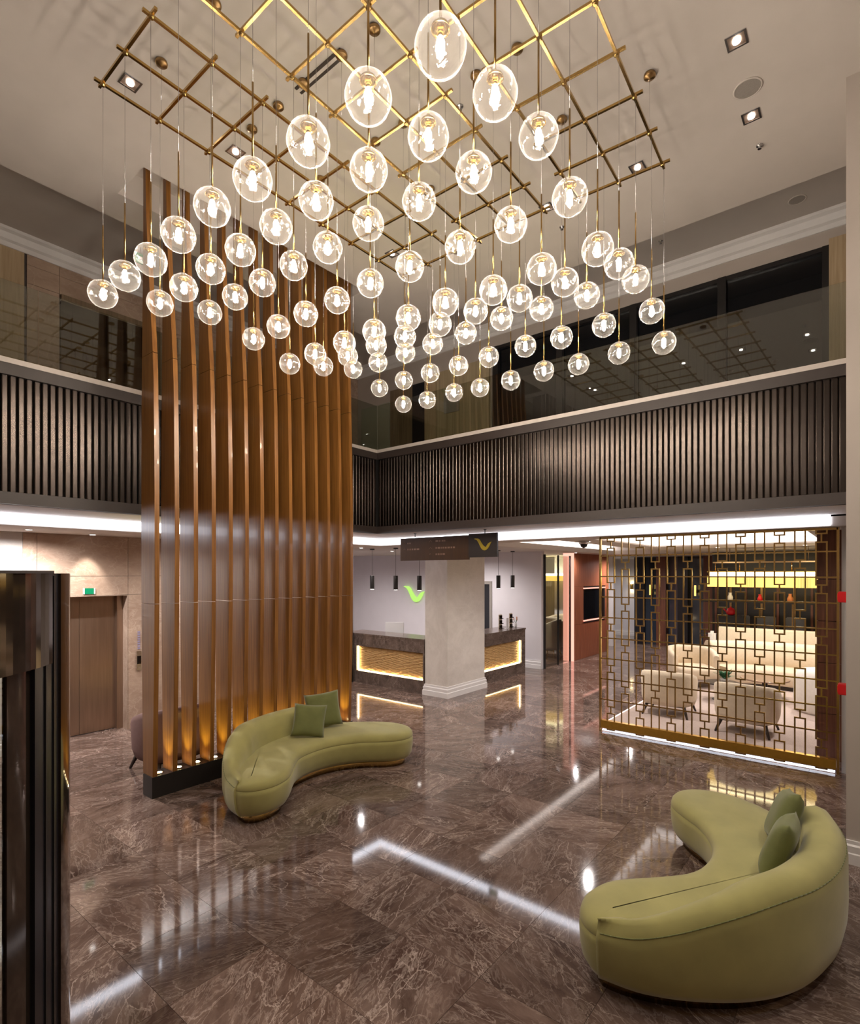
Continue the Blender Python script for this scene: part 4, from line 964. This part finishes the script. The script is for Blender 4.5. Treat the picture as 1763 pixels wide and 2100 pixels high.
# wall washer by the lift
def round_down(x, y, z, lab, grp='small round downlights in the lower ceilings', me=None, pw=0, col=(1, .93, .9)):
    t = thing('downlight', lab, 'downlight', (x, y, z), grp)
    part(MB().lathe([(.055, 0), (.055, -.006), (.042, -.008), (.042, 0)], 20, x, y, z), 'bezel', M['white'], t)
    piece(me or ln2_me, 'lens', t, (x, y, z))
    if pw:  # beam of the added fill fittings
        ld = bpy.data.lights.new('fill_beam', 'SPOT'); ld.energy = pw; ld.color = col; ld.spot_size = math.radians(168); ld.spot_blend = .8; ld.shadow_soft_size = .025
        lo = bpy.data.objects.new('fill_beam', ld); C.objects.link(lo); lo.parent = t; lo.location = (0, 0, -.02)
wx_ = x_y(190, 9.0)
round_down(wx_, 9.0, ZL, 'small round downlight washing the stone above the lift doors')
ld = bpy.data.lights.new('wash_beam', 'SPOT'); ld.energy = 45; ld.color = (1, .9, .8); ld.spot_size = math.radians(60); ld.spot_blend = .7; ld.shadow_soft_size = .03
lo = bpy.data.objects.new('wash_beam', ld); C.objects.link(lo); lo.location = (wx_, 8.98, ZL - .03); lo.rotation_euler = (math.radians(12), 0, 0)
for x, y, l, pw in ((.2, 8.3, 'left of the lift lobby', 110), (2.3, 8.6, 'in front of the lift doors', 230), (5.2, 8.6, 'behind the fins', 130), (7.0, 8.6, 'behind the right fins', 70), (10.4, 9.6, 'behind the left counter', 170), (10.4, 12.0, 'deep in the reception', 170), (11.6, 8.3, 'over the reception floor', 140), (9.5, 3.95, 'in the strip left of the lounge tray', 170), (8.62, 8.9, 'over the left end of the counter', 50), (14.4, 6.35, 'before the glazed alcove', 90), (17.2, 5.8, 'before the red wood wall', 220), (20.2, 7.4, 'at the far corridor end', 120), (16.0, 8.4, 'inside the glazed alcove', 260), (13.4, 1.0, 'over the curved sofa', 150), (13.4, 2.6, 'over the cream tub chair', 150), (10.9, .42, 'at the right end of the lounge', 110)):  # fittings added to brighten lift lobby, reception, corridor and lounge
    round_down(x, y, ZL, 'small added fill downlight ' + l, pw=pw)

# gallery wall features on the right/back
gp = thing('gallery_partition', 'pale timber and curtain partition behind the right gallery corner', 'partition', (XW, 7, 4.56))
part(MB().box(XW - .06, XW, 5.62, 6.88, 4.56, 6.6), 'curtain', M['curtain'], gp); part(MB().box(XW - .06, XW, 6.90, 7.20, 4.56, 6.6), 'panel', M['palewood'], gp)
part(MB().box(XW - .04, XW, 7.20, 7.55, 4.56, 6.5), 'dark_opening', M['blackgloss'], gp); part(MB().box(XW - .05, XW, 7.55, 8.18, 4.56, 6.5), 'panel', M['brownpanel'], gp)
part(MB().box(XW - .06, XW, 8.20, 9.08, 4.56, 6.26), 'pale_green_door', M['greydoor'], gp)
t = thing('floor_number_sign', 'small framed floor sign on the pale gallery partition', 'sign', (XW - .08, 6.5, 5.9))
ya, yb = at_x(910, XW - .07), at_x(941, XW - .07)
part(MB().box(XW - .075, XW - .062, yb, ya, 5.72, 6.12), 'sign_plate', M['grille'], t)
ymid = (ya + yb) / 2
part(MB().box(XW - .079, XW - .075, ymid + .03, ymid + .05, 5.98, 6.07), 'numeral', M['black'], t)
part(MB().box(XW - .079, XW - .075, ymid - .06, ymid + .0, 6.05, 6.06).box(XW - .079, XW - .075, ymid - .06, ymid, 6.01, 6.02), 'lettering', M['black'], t)

# ================================================================== REVOLVING DOOR (left foreground)
CX, CY, RR = -.15, 3.58, 1.245
def on_circle(u, R_=RR):     # near intersection of the drum circle with the sight line through column u
    k = (u - 881.5) / 1120; c, s = math.cos(YAW), math.sin(YAW)
    D = Vector((c + k * s, s - k * c)).normalized(); Cc = Vector((CX, CY)); b = D.dot(Cc); cc = Cc.dot(Cc) - R_ * R_
    disc = max(0, b * b - cc); return D * (b - math.sqrt(disc))
def ang(u): p = on_circle(u); return math.atan2(p.y - CY, p.x - CX)
def arc(mb, a0, a1, r0, r1, z0, z1, n=24):
    mb.loft([[(CX + r * math.cos(a0 + (a1 - a0) * k / n), CY + r * math.sin(a0 + (a1 - a0) * k / n), z) for r, z in ((r1, z0), (r1, z1), (r0, z1), (r0, z0))] for k in range(n + 1)], True, True, False); return mb
rd = thing('revolving_door', 'dark bronze curved revolving door frame at the left edge foreground', 'revolving door', (CX, CY, 0))
aR = ang(143); aP1 = ang(126); aP0 = ang(78); aG = ang(30); aL = aG - .9
aH = ang(108)
part(arc(MB(), aL - .6, aH, RR - .10, RR, 2.10, 2.50, 60), 'header', M['bronzedk'], rd)
part(arc(MB(), aL - .6, aH, RR - .11, RR + .006, 2.50, 2.512, 60), 'top_trim', M['band'], rd)
part(arc(MB(), aP1, aR + .25, RR - .06, RR - .002, 0.0, 2.50), 'jamb', M['bronzedk'], rd)
part(arc(MB(), aP0, aP1, RR - .09, RR - .012, 0, 2.50), 'post', M['blackgloss'], rd)
for f in (.35, .7): part(arc(MB(), aP0 + (aP1 - aP0) * f - .004, aP0 + (aP1 - aP0) * f + .004, RR - .02, RR - .006, 0, 2.49, 2), 'fluting', M['black'], rd)
part(arc(MB(), aG, aP0, RR - .05, RR - .03, .02, 2.10, 30), 'dark_panel', M['bronzedk'], rd)
part(arc(MB(), aL, aG, RR - .05, RR - .038, .02, 2.10, 30), 'curved_glass', M['rail'], rd)
part(arc(MB(), aL - .6, aL, RR - .06, RR, 0, 2.10), 'jamb', M['bronzedk'], rd)
